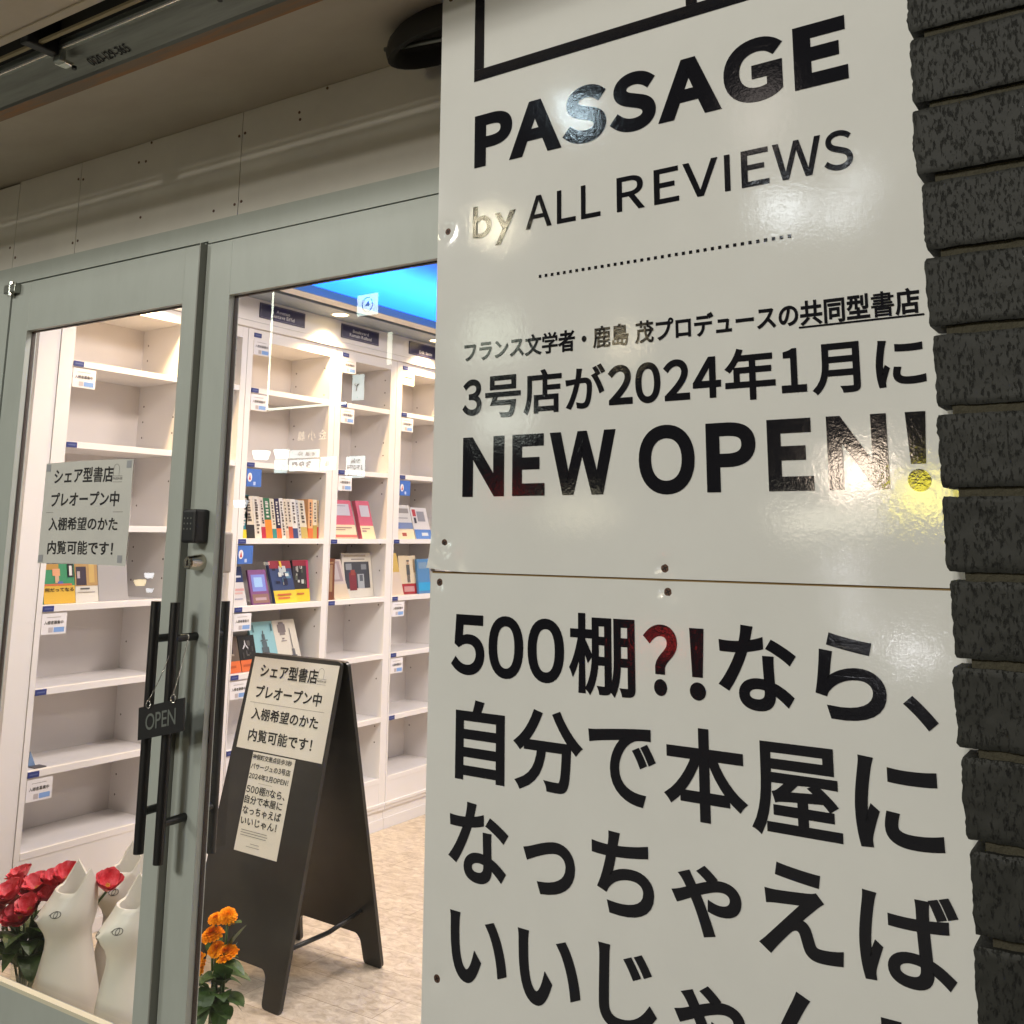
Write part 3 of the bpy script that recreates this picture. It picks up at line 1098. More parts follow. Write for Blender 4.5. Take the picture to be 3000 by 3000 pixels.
cove = thing('cove_shelf', 'cove shelf with painted grey blue shade and painted blue lip glow above the bookcases', 'cove', (-3.5, 4.5, 2.61))
b = MB()
b.box(-3.94 + 3.5, -3.445 + 3.5, 1.88 - 4.5, 8.18 - 4.5, 0.0, 0.012, COVE_SHADE)
b.box(-3.405 + 3.5, -3.322 + 3.5, 1.88 - 4.5, 8.18 - 4.5, 0.0, 0.012, ROOMWHITE)
b.build('underside', cove)
b = MB()
b.box(-3.446 + 3.5, -3.404 + 3.5, 1.88 - 4.5, 8.18 - 4.5, 0.012, 0.024, DARKGAP)
b.build('groove', cove)
b = MB()
b.box(-3.3215 + 3.5, -3.310 + 3.5, 1.88 - 4.5, 8.18 - 4.5, -0.001, 0.038, mat('lip_glow_blue', (0.05, 0.20, 0.62), 0.4))  # LED blue falling on the lip is put into its colour
b.build('lip', cove)
b = MB()
b.box(-3.385 + 3.5, -3.370 + 3.5, 2.0 - 4.5, 8.1 - 4.5, 0.0245, 0.029, emis('led_blue', (0.15, 0.55, 1.0), 12))
b.build('light_strip', cove)
b = MB()      # curved cove that carries the ceiling down to the shelf
arc = []
for i in range(25):
    a = pi / 2 * i / 24
    arc.append((-2.60 - 1.34 * cos(a), 2.626 + 0.322 * sin(a)))
for (xa, za), (xb, zb_) in zip(arc[:-1], arc[1:]):
    b.poly([(xa + 3.5, 1.88 - 4.5, za - 2.61), (xb + 3.5, 1.88 - 4.5, zb_ - 2.61), (xb + 3.5, 8.18 - 4.5, zb_ - 2.61), (xa + 3.5, 8.18 - 4.5, za - 2.61)], CEILBLUE)
    b.poly([(xa + 3.499, 1.88 - 4.5, za - 2.595), (xa + 3.499, 8.18 - 4.5, za - 2.595), (xb + 3.499, 8.18 - 4.5, zb_ - 2.595), (xb + 3.499, 1.88 - 4.5, zb_ - 2.595)], CEILBLUE)
o = b.build('curved_ceiling', cove, True)
bm_ = bmesh.new()
bm_.from_mesh(o.data)
bmesh.ops.remove_doubles(bm_, verts=bm_.verts[:], dist=1e-5)
bm_.to_mesh(o.data)
bm_.free()
ld = bpy.data.lights.new('cove_light', 'AREA')
ld.shape = 'RECTANGLE'
ld.size, ld.size_y = 0.05, 6.0
ld.energy = COVE_W
ld.color = (0.06, 0.25, 1.0)
lo_ = bpy.data.objects.new('cove_light', ld)
col.objects.link(lo_)
lo_.parent = cove
lo_.location = (-3.40 + 3.5, 0.4, 0.040)
lo_.rotation_euler = (0, radians(180 - 50), 0)


def downlight(x, y, label, extra=True):
    t = thing('downlight', label, 'downlight', (x, y, 2.61), group='recessed downlights in the cove over the shelves')
    b = MB()
    n = 24
    r0 = [(0.040 * cos(2 * pi * i / n), 0.040 * sin(2 * pi * i / n), -0.0005) for i in range(n)]
    r1 = [(0.048 * cos(2 * pi * i / n), 0.048 * sin(2 * pi * i / n), -0.003) for i in range(n)]
    r3 = [(0.050 * cos(2 * pi * i / n), 0.050 * sin(2 * pi * i / n), -0.0005) for i in range(n)]
    b.rings([r0, r1, r3], ROOMWHITE, False, False)
    b.build('trim_ring', t, True)
    b = MB()
    b.poly([(0.0395 * cos(2 * pi * i / n), 0.0395 * sin(2 * pi * i / n), -0.0012) for i in range(n)][::-1], emis('warm_lens', (1.0, 0.72, 0.36), 9))
    b.build('lens', t)
    d = bpy.data.lights.new('downlight_bulb', 'SPOT')
    d.energy = DOWN_W
    d.color = (1.0, 0.66, 0.34)
    d.spot_size = radians(120)
    d.spot_blend = 0.7
    d.shadow_soft_size = 0.035
    o = bpy.data.objects.new('downlight_bulb', d)
    col.objects.link(o)
    o.parent = t
    o.location = (0, 0, -0.012)


downlight(-3.520, 3.80, 'warm recessed downlight between the Avenue and Boulevard plates')
downlight(-3.520, 4.62, 'warm recessed downlight above the name plate cut off by the sign')
downlight(-3.520, 2.72, 'warm recessed downlight above the bookcase behind the left door')

# ceiling panels further in (they light the room)
for x, y in ((-2.1, 2.55), (-1.5, 3.9), (-1.5, 5.6), (0.8, 4.2)):
    t = thing('ceiling_panel_light', 'square white ceiling panel light inside the shop', 'ceiling light', (x, y, 2.95), group='ceiling panel lights in the shop')
    b = MB()
    b.box(-0.31, 0.31, -0.31, 0.31, -0.045, -0.001, ROOMWHITE, 0.004)
    b.build('housing', t)
    d = bpy.data.lights.new('panel_lamp', 'AREA')
    d.shape = 'SQUARE'
    d.size = 0.56
    d.energy = PANEL_W
    d.color = (1.0, 0.85, 0.79)
    o = bpy.data.objects.new('panel_lamp', d)
    col.objects.link(o)
    o.parent = t
    o.location = (0, 0, -0.048)

# ---- name plates on the fascia
atx = lambda x: (lambda u, v: Vector((x, u, v)))


def wall_at(t, x):
    return lambda u, v: Vector((x, u, v))


def plate(y0, y1, lines, label):
    cy, cz = (y0 + y1) / 2, 2.559
    t = thing('name_plate', label, 'name plate', (XF + 0.013, cy, cz), group='navy street name plates over the bookcases')
    W, H = (y1 - y0) / 2, 0.037
    b = MB()
    b.box(0, 0.004, -W, W, -H, H, NAVY, 0.001)
    b.build('plate', t)
    at_ = lambda u, v: Vector((0.0048, u, v))
    q = 0.0045
    flat([(-W + q, W - q, H - q - 0.0012, H - q), (-W + q, W - q, -H + q, -H + q + 0.0012), (-W + q, -W + q + 0.0012, -H + q, H - q), (W - q - 0.0012, W - q, -H + q, H - q)],
         mat('plate_line', (0.35, 0.32, 0.42), 0.4), 'border', t, at_)
    for tx, hw, zc, h in lines:
        text_obj(tx, WHITEINK, t, at_, (-hw, hw, zc - h / 2, zc + h / 2), w=0.012, res=3)
    return t


plate(3.339, 3.644, [('Avenue', 0.046, 0.010, 0.017), ('Gustave Eiffel', 0.078, -0.013, 0.018)], 'navy plate reading Avenue, above the long row of paperbacks')
plate(3.914, 4.217, [('Boulevard', 0.064, 0.010, 0.017), ('Romain Rolland', 0.088, -0.013, 0.018)], 'navy plate reading Boulevard, above the two pink books')
plate(4.484, 4.790, [('Erik Satie', 0.060, -0.013, 0.018)], 'navy name plate cut off by the edge of the white sign')

# ---- bookcases
CARD_TEXT = [None, None]


def bookcase(label, posts, shelves, tags, cards, bluecards=(), holes=True):
    (a0, a1), (b0, b1) = posts
    cy = (a0 + b1) / 2
    t = thing('bookcase', label, 'bookcase', (XF, cy, 0), group='white bookcases along the left wall of the shop')
    DX = XB - XF
    b = MB()
    zm = shelves[2] - 0.012
    al = max(a1 - 0.037, a0 + 0.006)
    b.box(DX, 0, a0 - cy + 0.0006, a1 - cy, zm, 2.4655, WHITEBOARD)
    b.box(DX, 0, a0 - cy + 0.0006, al - cy, 0.098, zm - 0.0002, WHITEBOARD)
    b.box(DX, 0, b0 - cy, b1 - cy - 0.0006, 0.098, 2.4655, WHITEBOARD)
    b.box(DX, -0.0008, a1 - cy, b0 - cy, 2.412, 2.465, WHITEBOARD)
    b.box(DX, -0.0008, al - cy, b0 - cy, 0.1, shelves[-1] - 0.001, WHITEBOARD)
    b.box(-0.02, 0.006, a0 - cy + 0.001, b1 - cy - 0.001, 0.118, 0.132, WHITEBOARD)
    if holes:
        for z in [2.34, 2.27, 2.20, 2.06, 1.99, 1.92, 1.77, 1.71, 1.62, 1.44, 1.38, 1.30, 1.12, 1.04, 0.82, 0.74, 0.50, 0.42]:
            for x in (DX + 0.045, -0.04):
                if rnd.random() < 0.75:
                    zz = z + (0.0 if x < -0.1 else 0.012)
                    n = 8
                    b.poly([(x + 0.0042 * cos(2 * pi * i / n), b0 - cy - 0.0006, zz + 0.0042 * sin(2 * pi * i / n)) for i in range(n)], HOLE)
    b.build('carcass', t)
    b = MB()
    b.box(DX, DX + 0.008, al - cy + 0.0003, b0 - cy, shelves[-1], zm - 0.0003, BACKBOARD)
    b.box(DX, DX + 0.008, a1 - cy, b0 - cy, zm, 2.412, BACKBOARD)
    b.build('back_panel', t)
    for z in shelves:
        b = MB()
        b.box(DX + 0.008, -0.001 if z > zm + 0.1 else 0.0012, (a1 if z > zm + 0.1 else al) - cy + 0.0005, b0 - cy - 0.0005, z - 0.025, z, WHITEBOARD, 0.0012)
        b.build('shelf', t)
    b = MB()
    b.box(DX, -0.012, a0 - cy, b1 - cy, 0.0, 0.0975, WHITEBOARD)
    b.box(-0.012, -0.006, a0 - cy, b1 - cy, 0.0, 0.052, WHITEBOARD)
    b.build('plinth', t)
    for z in tags:
        b = MB()
        ta = (a1 if z > zm + 0.1 else al) - cy
        b.box(0.0, 0.0025, ta + 0.001, ta + 0.047, z - 0.024, z - 0.003, NAVYTAG)
        b.poly([(0.003, ta + 0.008, z - 0.016), (0.003, ta + 0.040, z - 0.016), (0.003, ta + 0.040, z - 0.011), (0.003, ta + 0.008, z - 0.011)], mat('tag_print', (0.10, 0.13, 0.30), 0.5))
        b.build('shelf_tag', t)
    for z in cards:
        b = MB()
        y = (a1 if z > zm + 0.1 else al) - cy + 0.002
        b.box(0.0, 0.0008, y, y + 0.104, z - 0.108, z - 0.031, CARDWHITE)
        cx = 0.0014
        b.poly([(cx, y + 0.052, z - 0.101), (cx, y + 0.096, z - 0.101), (cx, y + 0.096, z - 0.083), (cx, y + 0.052, z - 0.083)], CARDBLUE)
        b.poly([(cx, y + 0.030, z - 0.101), (cx, y + 0.049, z - 0.101), (cx, y + 0.049, z - 0.083), (cx, y + 0.030, z - 0.083)], mat('card_grey', (0.50, 0.46, 0.47), 0.6))
        b.poly([(cx, y + 0.020, z - 0.0465), (cx, y + 0.078, z - 0.0465), (cx, y + 0.078, z - 0.045), (cx, y + 0.020, z - 0.045)], GREYINK)
        c = b.build('notice_card', t)
        if CARD_TEXT[0] is None:
            o = text_obj('入棚者募集中', INK, c, lambda u, v: Vector((0.0016, u, v)), (0.0, 0.080, 0.0, 0.014), w=0.012, res=2, name='card_text')
            CARD_TEXT[0] = o.data
        else:
            o = bpy.data.objects.new('card_text', CARD_TEXT[0])
            col.objects.link(o)
            o.parent = c
        o.location = (0, y + 0.010, z - 0.072)
    for z in bluecards:
        b = MB()
        y = (a1 if z > zm + 0.1 else al) - cy + 0.003
        b.box(0.0, 0.0008, y, y + 0.092, z - 0.115, z - 0.032, SKYCARD)
        n = 16
        b.poly([(0.0014, y + 0.019 + 0.014 * cos(2 * pi * i / n), z - 0.072 + 0.021 * sin(2 * pi * i / n)) for i in range(n)], CARDWHITE)
        b.poly([(0.0019, y + 0.012, z - 0.084), (0.0019, y + 0.026, z - 0.084), (0.0019, y + 0.019, z - 0.058)], REDINK)
        b.poly([(0.0014, y + 0.042, z - 0.108), (0.0014, y + 0.056, z - 0.108), (0.0014, y + 0.056, z - 0.092), (0.0014, y + 0.042, z - 0.092)], mat('card_pale_blue', (0.45, 0.55, 0.8), 0.6))
        b.build('blue_card', t)
    return t


SA = [1.5 + z for z in (0.676, 0.353, 0.029, -0.271, -0.573, -0.862, -1.141)]
SB = [1.5 + z for z in (0.684, 0.333, -0.020, -0.325, -0.620, -0.940, -1.243)]
bookcase('near white bookcase behind the left door, with a picture book on one shelf', ((2.328, 2.388), (2.92, 2.954)), SA,
         [SA[0], SA[1], SA[2], SA[3], SA[4], SA[5]], [SA[0], SA[3], SA[5]])
bookcase('narrow white bookcase hidden mostly by the door stile', ((2.956, 2.99), (3.256, 3.289)), SB, [], [])
bookcase('white bookcase with the long row of paperbacks, under the Avenue plate', ((3.291, 3.325), (3.862, 3.904)), SB,
         [2.45] + SB[:6], [2.45, SB[0], SB[3], SB[4]] + [SB[5]], [SB[1], SB[2]])
bookcase('white bookcase with two pink books, under the Boulevard plate', ((3.906, 3.949), (4.349, 4.400)), SB,
         [2.45] + SB[:4], [2.45, SB[0], SB[1]])
bookcase('white bookcase at the right, cut off by the sign board', ((4.402, 4.450), (4.90, 4.945)), SB,
         [2.45] + SB[:6], [2.45, SB[0], SB[3], SB[4]], [SB[1]])
bookcase('far white bookcase hidden behind the sign board', ((4.947, 4.99), (5.45, 5.50)), SB, [], [])
pil = MB()
pil.box(-3.95, XF - 0.004, 2.238, 2.327, 0, 2.497, WHITEBOARD)
pil.box(-3.95, XF - 0.030, 1.88, 2.238, 0, 2.497, ROOMWHITE)
tag(pil.build('wall_pilaster'), 'plain white pilaster between the door and the first bookcase', 'pilaster')

# ---- books
BC = {}


def bmat(rgb):
    k = tuple(round(c, 3) for c in rgb)
    if k not in BC:
        BC[k] = mat('cover_%d' % len(BC), rgb, 0.42)
    return BC[k]


PAGES = mat('book_pages', (0.72, 0.66, 0.54), 0.8)


def book(label, y0, y1, z, h, depth, cover, xf=-3.66, lean=0.0, band=None, marks=(), bandh=0.3, name='book', grp=None, slant=0.0, text=None):
    """book standing with its spine or cover towards the room; lean tips it back, slant tips it sideways (top shift in m)"""
    if name == 'book':
        y0, y1, h = y0 * -xf / 3.70, y1 * -xf / 3.70, h * -xf / 3.70
    t = thing(name, label, 'book', (xf, (y0 + y1) / 2, z + 0.0006), (0, -lean, 0), group=grp)
    W = (y1 - y0) / 2
    sh = lambda x, y, zz: (x, y + slant * zz / h, zz)
    cm = bmat(cover)
    b = MB()
    t_ = 0.0018

    def bx(x0, x1, ya, yb, za, zb, m):
        pts = [sh(x, y, q) for q in (za, zb) for y in (ya, yb) for x in (x0, x1)]
        n = len(b.v)
        b.v += pts
        k = b.mi(m)
        for q in ((0, 2, 3, 1), (4, 5, 7, 6), (0, 1, 5, 4), (2, 6, 7, 3), (0, 4, 6, 2), (1, 3, 7, 5)):
            b.f.append(tuple(n + i for i in q))
            b.m.append(k)
    if depth > 2 * W:                      # spine out
        bx(-depth + 0.003, -t_, -W + t_, W - t_, 0.003, h - 0.003, PAGES)
        bx(-t_, 0, -W, W, 0, h, cm)
        bx(-depth, -t_, -W, -W + t_, 0, h, cm)
        bx(-depth, -t_, W - t_, W, 0, h, cm)
    else:                                  # cover out
        bx(-depth + t_, -t_, -W + t_, W - 0.003, 0.003, h - 0.003, PAGES)
        bx(-t_, 0, -W, W, 0, h, cm)
        bx(-depth, -depth + t_, -W, W, 0, h, cm)
        bx(-depth + t_, -t_, -W, -W + t_, 0, h, cm)
    b.build('book_block', t)
    if band is not None:
        b = MB()
        bx(0.0, 0.0009, -W, W, 0.0005, h * bandh, bmat(band))
        if depth > 2 * W:
            bx(-depth * 0.9, -0.0, -W - 0.0006, -W, 0.0005, h * bandh, bmat(band))
        b.build('paper_band', t)
    if marks:
        b = MB()
        for i, (u0, u1, v0, v1, rgb) in enumerate(marks):
            k = 0.0014 + 0.00025 * i
            ps = [(u0, v0), (u1, v0), (u1, v1), (u0, v1)]
            b.poly([sh(k, -W + u * 2 * W, v * h) for u, v in ps], bmat(rgb))
        b.build('cover_print', t)
    if text:
        for tx, u0, u1, v0, v1, m in text:
            text_obj(tx, m, t, lambda u, v: Vector(sh(0.0032, u, v)), (-W + u0 * 2 * W, -W + u1 * 2 * W, v0 * h, v1 * h), w=0.02, res=2, name='title')
    return t


def blob_marks(seed, n, rgbs, u=(0.1, 0.9), v=(0.15, 0.85), s=(0.05, 0.22)):
    r = random.Random(seed)
    out = []
    for i in range(n):
        w, h_ = r.uniform(*s), r.uniform(*s) * 0.8
        a, c = r.uniform(u[0], u[1] - w), r.uniform(v[0], max(v[0] + 0.01, v[1] - h_))
        out.append((a, a + w, c, min(c + h_, v[1]), rgbs[i % len(rgbs)]))
    return out


CREAM, DK = (0.72, 0.63, 0.50), (0.03, 0.028, 0.03)
edges = [3.332, 3.380, 3.434, 3.478, 3.505, 3.548, 3.577, 3.609, 3.636, 3.658, 3.686, 3.720, 3.742, 3.787, 3.8195, 3.848, 3.860]
spn = [
    ('teal paperback with yellow band, leftmost in the row', (0.03, 0.20, 0.25), (0.72, 0.55, 0.03), 0.2, 0.200, 0.0),
    ('cream paperback with black band beside the teal one', CREAM, DK, 0.32, 0.196, 0.030),
    ('plain whitish paperback between black and crimson bands', (0.74, 0.68, 0.60), None, 0, 0.196, -0.034),
    ('thin cream paperback with crimson band in the row', (0.70, 0.60, 0.52), (0.42, 0.03, 0.06), 0.28, 0.192, -0.036),
    ('green paperback with orange band in the row', (0.04, 0.16, 0.08), (0.80, 0.25, 0.03), 0.46, 0.190, -0.038),
    ('cream paperback with small teal band in the row', (0.72, 0.65, 0.52), (0.04, 0.24, 0.22), 0.24, 0.188, -0.038),
    ('dark navy paperback with red orange band in the row', (0.025, 0.02, 0.06), (0.75, 0.15, 0.04), 0.25, 0.190, -0.038),
    ('white paperback with thin black lettering, right of the navy one', (0.74, 0.70, 0.66), None, 0, 0.192, -0.038),
    ('cream paperback in the middle of the tight row', CREAM, (0.60, 0.42, 0.30), 0.2, 0.190, -0.038),
    ('cream paperback with brick red band in the row', (0.70, 0.62, 0.52), (0.45, 0.09, 0.05), 0.30, 0.190, -0.038),
    ('white paperback with navy band in the row', (0.75, 0.72, 0.68), (0.04, 0.06, 0.17), 0.26, 0.190, -0.038),
    ('slim grey white paperback in the row', (0.55, 0.55, 0.57), None, 0, 0.188, -0.040),
    ('cream paperback with mustard band leaning in the row', (0.68, 0.63, 0.52), (0.50, 0.38, 0.12), 0.30, 0.186, -0.042),
    ('peach paperback with orange foot standing near the row end', (0.82, 0.45, 0.22), (0.75, 0.16, 0.05), 0.26, 0.194, -0.012),
    ('cream paperback with olive band standing near the row end', (0.75, 0.66, 0.50), (0.42, 0.32, 0.08), 0.34, 0.193, -0.010),
    ('thin tan paperback with red foot, last of the row', (0.55, 0.42, 0.25), (0.45, 0.04, 0.04), 0.30, 0.190, -0.008),
]
for i, (lb, cv, bd, bh, hh, sl_) in enumerate(spn):
    sl_ = -0.034 if i == 1 else sl_
    mk = []
    rr = random.Random(i * 13 + 5)
    v = 0.92
    light = sum(cv) < 0.7
    while v > bh + 0.10:
        s = rr.uniform(0.03, 0.055)
        mk.append((0.28, 0.28 + rr.uniform(0.28, 0.46), v - s, v, (0.7, 0.66, 0.6) if light else (0.10, 0.08, 0.07)))
        v -= s + rr.uniform(0.008, 0.05)
    book(lb, edges[i] + 0.0006, edges[i + 1] - 0.0006, SB[2], hh, 0.125, cv, xf=-3.665, band=bd, bandh=bh or 0.1, marks=mk, slant=sl_, name='paperback', grp='paperbacks standing in the long row')

book('navy and white paperback facing out on the left of its shelf', 3.328, 3.440, SB[3], 0.180, 0.016, (0.70, 0.66, 0.64), xf=-3.66, lean=0.16, slant=-0.028,
     marks=[(0, 1, 0.60, 1.0, (0.02, 0.035, 0.13)), (0.1, 0.9, 0.72, 0.77, (0.6, 0.6, 0.65)), (0.1, 0.6, 0.64, 0.67, (0.5, 0.5, 0.55)), (0.05, 0.95, 0.38, 0.44, (0.70, 0.38, 0.36)), (0.05, 0.85, 0.30, 0.34, (0.7, 0.45, 0.42)), (0.1, 0.8, 0.16, 0.19, (0.35, 0.35, 0.45))])
book('small purple and blue book in clear sleeve', 3.474, 3.588, SB[3], 0.162, 0.012, (0.26, 0.10, 0.26), xf=-3.665, lean=0.13, slant=-0.026,
     marks=[(0.12, 0.88, 0.38, 0.86, (0.25, 0.30, 0.75)), (0.25, 0.7, 0.5, 0.78, (0.40, 0.62, 0.92)), (0.05, 0.95, 0.04, 0.30, (0.30, 0.17, 0.14)), (0.2, 0.8, 0.12, 0.2, (0.5, 0.36, 0.4))])
book('blue comic book with red top and yellow band', 3.622, 3.768, SB[3], 0.203, 0.018, (0.045, 0.07, 0.17), xf=-3.655, lean=0.14, band=(0.80, 0.62, 0.06), bandh=0.30, slant=-0.040,
     marks=[(0, 1, 0.82, 1.0, (0.28, 0.03, 0.05))] + blob_marks(3, 16, [(0.55, 0.60, 0.62), (0.02, 0.02, 0.05), (0.12, 0.25, 0.35), (0.70, 0.72, 0.68)], v=(0.36, 0.9), s=(0.06, 0.2)) +
     [(0.45, 0.55, 0.84, 0.99, (0.8, 0.55, 0.06)), (0.12, 0.75, 0.18, 0.22, (0.6, 0.16, 0.06)), (0.12, 0.66, 0.10, 0.14, (0.6, 0.16, 0.06))])
book('black comic book with red top and yellow band, behind the blue one', 3.748, 3.856, SB[3], 0.203, 0.018, (0.035, 0.03, 0.035), xf=-3.672, lean=0.14, band=(0.78, 0.58, 0.04), bandh=0.30, slant=-0.002,
     marks=[(0, 1, 0.86, 1.0, (0.26, 0.02, 0.04)), (0.86, 1, 0.32, 1.0, (0.5, 0.05, 0.14))] + blob_marks(9, 14, [(0.42, 0.42, 0.38), (0.02, 0.02, 0.02), (0.12, 0.14, 0.10), (0.6, 0.62, 0.58)], u=(0.1, 0.8), v=(0.36, 0.9), s=(0.06, 0.2)) +
     [(0.15, 0.6, 0.17, 0.21, (0.55, 0.18, 0.05))])
for yy, lb, cv, tx in ((3.328, 'sepia and black book with orange band, left of its twin', (0.14, 0.10, 0.075), '山'), (3.432, 'black book with orange band, right of its sepia twin', (0.02, 0.019, 0.019), '人')):
    book(lb, yy, yy + 0.100, SB[4], 0.163, 0.014, cv, xf=-3.66, lean=0.15, band=(0.75, 0.17, 0.05), bandh=0.32, slant=-0.022,
         marks=blob_marks(int(yy * 100), 9, [(0.35, 0.28, 0.22), (0.05, 0.04, 0.04), (0.24, 0.2, 0.17)] if yy < 3.4 else [(0.06, 0.055, 0.05), (0.12, 0.11, 0.10)], v=(0.36, 0.9)) + [(0.1, 0.7, 0.14, 0.2, (0.5, 0.10, 0.03))],
         text=[(tx, 0.2, 0.55, 0.62, 0.86, WHITEINK)], grp='pair of books with orange bands')
book('pale blue book with dark monument drawing on its cover', 3.520, 3.672, SB[4], 0.212, 0.016, (0.30, 0.56, 0.62), xf=-3.70, lean=0.13, slant=-0.045,
     marks=[(0.22, 0.80, 0.10, 0.20, (0.10, 0.13, 0.15)), (0.30, 0.72, 0.20, 0.30, (0.14, 0.18, 0.20)), (0.36, 0.66, 0.30, 0.44, (0.10, 0.13, 0.15)), (0.41, 0.61, 0.44, 0.56, (0.12, 0.16, 0.18)), (0.45, 0.57, 0.56, 0.72, (0.10, 0.13, 0.15)), (0.49, 0.53, 0.72, 0.80, (0.1, 0.12, 0.14)),
            (0.36, 0.66, 0.57, 0.60, (0.14, 0.18, 0.2)), (0.10, 0.16, 0.78, 0.94, (0.1, 0.2, 0.25)), (0.86, 0.92, 0.78, 0.94, (0.1, 0.2, 0.25))])
book('cream book with a balloon and tower drawn on its cover', 3.672, 3.822, SB[4], 0.212, 0.016, (0.70, 0.66, 0.58), xf=-3.70, lean=0.13, slant=-0.050,
     marks=[(0.20, 0.54, 0.72, 0.90, (0.22, 0.19, 0.20)), (0.25, 0.49, 0.66, 0.72, (0.25, 0.22, 0.22)), (0.26, 0.48, 0.90, 0.95, (0.26, 0.23, 0.23)), (0.32, 0.42, 0.57, 0.60, (0.25, 0.2, 0.2)), (0.26, 0.50, 0.52, 0.54, (0.3, 0.26, 0.25)),
            (0.68, 0.71, 0.34, 0.80, (0.18, 0.18, 0.2)), (0.64, 0.76, 0.20, 0.34, (0.14, 0.14, 0.16)), (0.58, 0.82, 0.06, 0.20, (0.12, 0.12, 0.14)), (0.22, 0.36, 0.12, 0.22, (0.2, 0.2, 0.22))])
pk = (0.62, 0.13, 0.20)
book('wider pink book with pale title panel and cream band', 4.028, 4.196, SB[2], 0.202, 0.020, pk, xf=-3.655, lean=0.13, band=(0.78, 0.66, 0.46), bandh=0.36, slant=-0.040,
     marks=[(0.12, 0.86, 0.60, 0.90, (0.55, 0.53, 0.60)), (0.2, 0.7, 0.84, 0.86, (0.3, 0.28, 0.34)), (0.04, 0.82, 0.27, 0.30, (0.35, 0.22, 0.2)), (0.04, 0.5, 0.22, 0.24, (0.35, 0.22, 0.2)), (0, 1, 0.03, 0.10, (0.68, 0.16, 0.14))], grp='pink books on the shelf')
book('narrower pink book standing right of the wider one', 4.236, 4.345, SB[2], 0.203, 0.026, pk, xf=-3.66, lean=0.12, band=(0.78, 0.66, 0.44), bandh=0.34, slant=-0.044,
     marks=[(0.2, 0.88, 0.58, 0.88, (0.55, 0.53, 0.60)), (0.08, 0.7, 0.25, 0.28, (0.35, 0.22, 0.2)), (0.08, 0.4, 0.18, 0.22, (0.3, 0.2, 0.25))], grp='pink books on the shelf')
book('brown hardback with its spine towards the room', 3.975, 4.030, SB[3], 0.208, 0.13, (0.17, 0.055, 0.025), xf=-3.65, slant=-0.004,
     marks=[(0.3, 0.7, 0.2, 0.85, (0.36, 0.22, 0.12)), (0.2, 0.8, 0.88, 0.92, (0.4, 0.22, 0.1))])
book('pale leaning paperback with a sepia picture, beside the brown hardback', 4.036, 4.150, SB[3], 0.203, 0.014, (0.62, 0.52, 0.47), xf=-3.652, lean=0.10, slant=-0.060,
     marks=[(0.15, 0.85, 0.45, 0.96, (0.38, 0.30, 0.31)), (0.3, 0.65, 0.5, 0.9, (0.52, 0.46, 0.46)), (0, 1, 0.0, 0.38, (0.66, 0.55, 0.42))])
book('large white picture book with a dark square picture', 4.110, 4.343, SB[3], 0.232, 0.012, (0.68, 0.64, 0.56), xf=-3.70, lean=0.15,
     marks=[(0.06, 0.90, 0.20, 0.80, (0.055, 0.06, 0.075)), (0.2, 0.44, 0.16, 0.56, (0.20, 0.03, 0.04)), (0.26, 0.40, 0.50, 0.62, (0.30, 0.06, 0.05)), (0.48, 0.70, 0.20, 0.52, (0.36, 0.39, 0.42)), (0.55, 0.66, 0.36, 0.5, (0.10, 0.11, 0.13)), (0.1, 0.3, 0.62, 0.76, (0.26, 0.28, 0.3)),
            (0.62, 0.8, 0.62, 0.74, (0.2, 0.22, 0.25)), (0.06, 0.80, 0.91, 0.955, (0.42, 0.36, 0.28)), (0.3, 0.76, 0.84, 0.87, (0.3, 0.27, 0.24))])
book('white and blue book lettered at the top, right bookcase', 4.532, 4.690, SB[2], 0.192, 0.018, (0.66, 0.64, 0.62), xf=-3.655, lean=0.16, slant=-0.030,
     marks=[(0.1, 0.9, 0.76, 0.9, (0.30, 0.28, 0.27)), (0.15, 0.8, 0.6, 0.63, (0.35, 0.34, 0.34)), (0, 1, 0.30, 0.48, (0.18, 0.24, 0.42)), (0, 1, 0.0, 0.28, (0.74, 0.62, 0.44)), (0.3, 0.55, 0.08, 0.18, (0.35, 0.08, 0.06))])
book('white book with red title and photo, right edge of the view', 4.700, 4.850, SB[2], 0.180, 0.016, (0.72, 0.69, 0.68), xf=-3.665, lean=0.15, slant=-0.034,
     marks=[(0.08, 0.28, 0.72, 0.94, (0.5, 0.06, 0.07)), (0.34, 0.8, 0.56, 0.88, (0.30, 0.30, 0.34)), (0.1, 0.24, 0.5, 0.68, (0.05, 0.05, 0.06)), (0.0, 1.0, 0.0, 0.3, (0.10, 0.22, 0.55)), (0.4, 0.8, 0.1, 0.2, (0.6, 0.65, 0.7))])
book('tall cream and mustard book leaning sideways', 4.470, 4.600, SB[3], 0.232, 0.016, (0.64, 0.44, 0.12), xf=-3.650, lean=0.10, slant=-0.05,
     marks=[(0, 1, 0.0, 0.55, (0.68, 0.56, 0.46)), (0.45, 0.6, 0.6, 0.95, (0.36, 0.24, 0.08))])
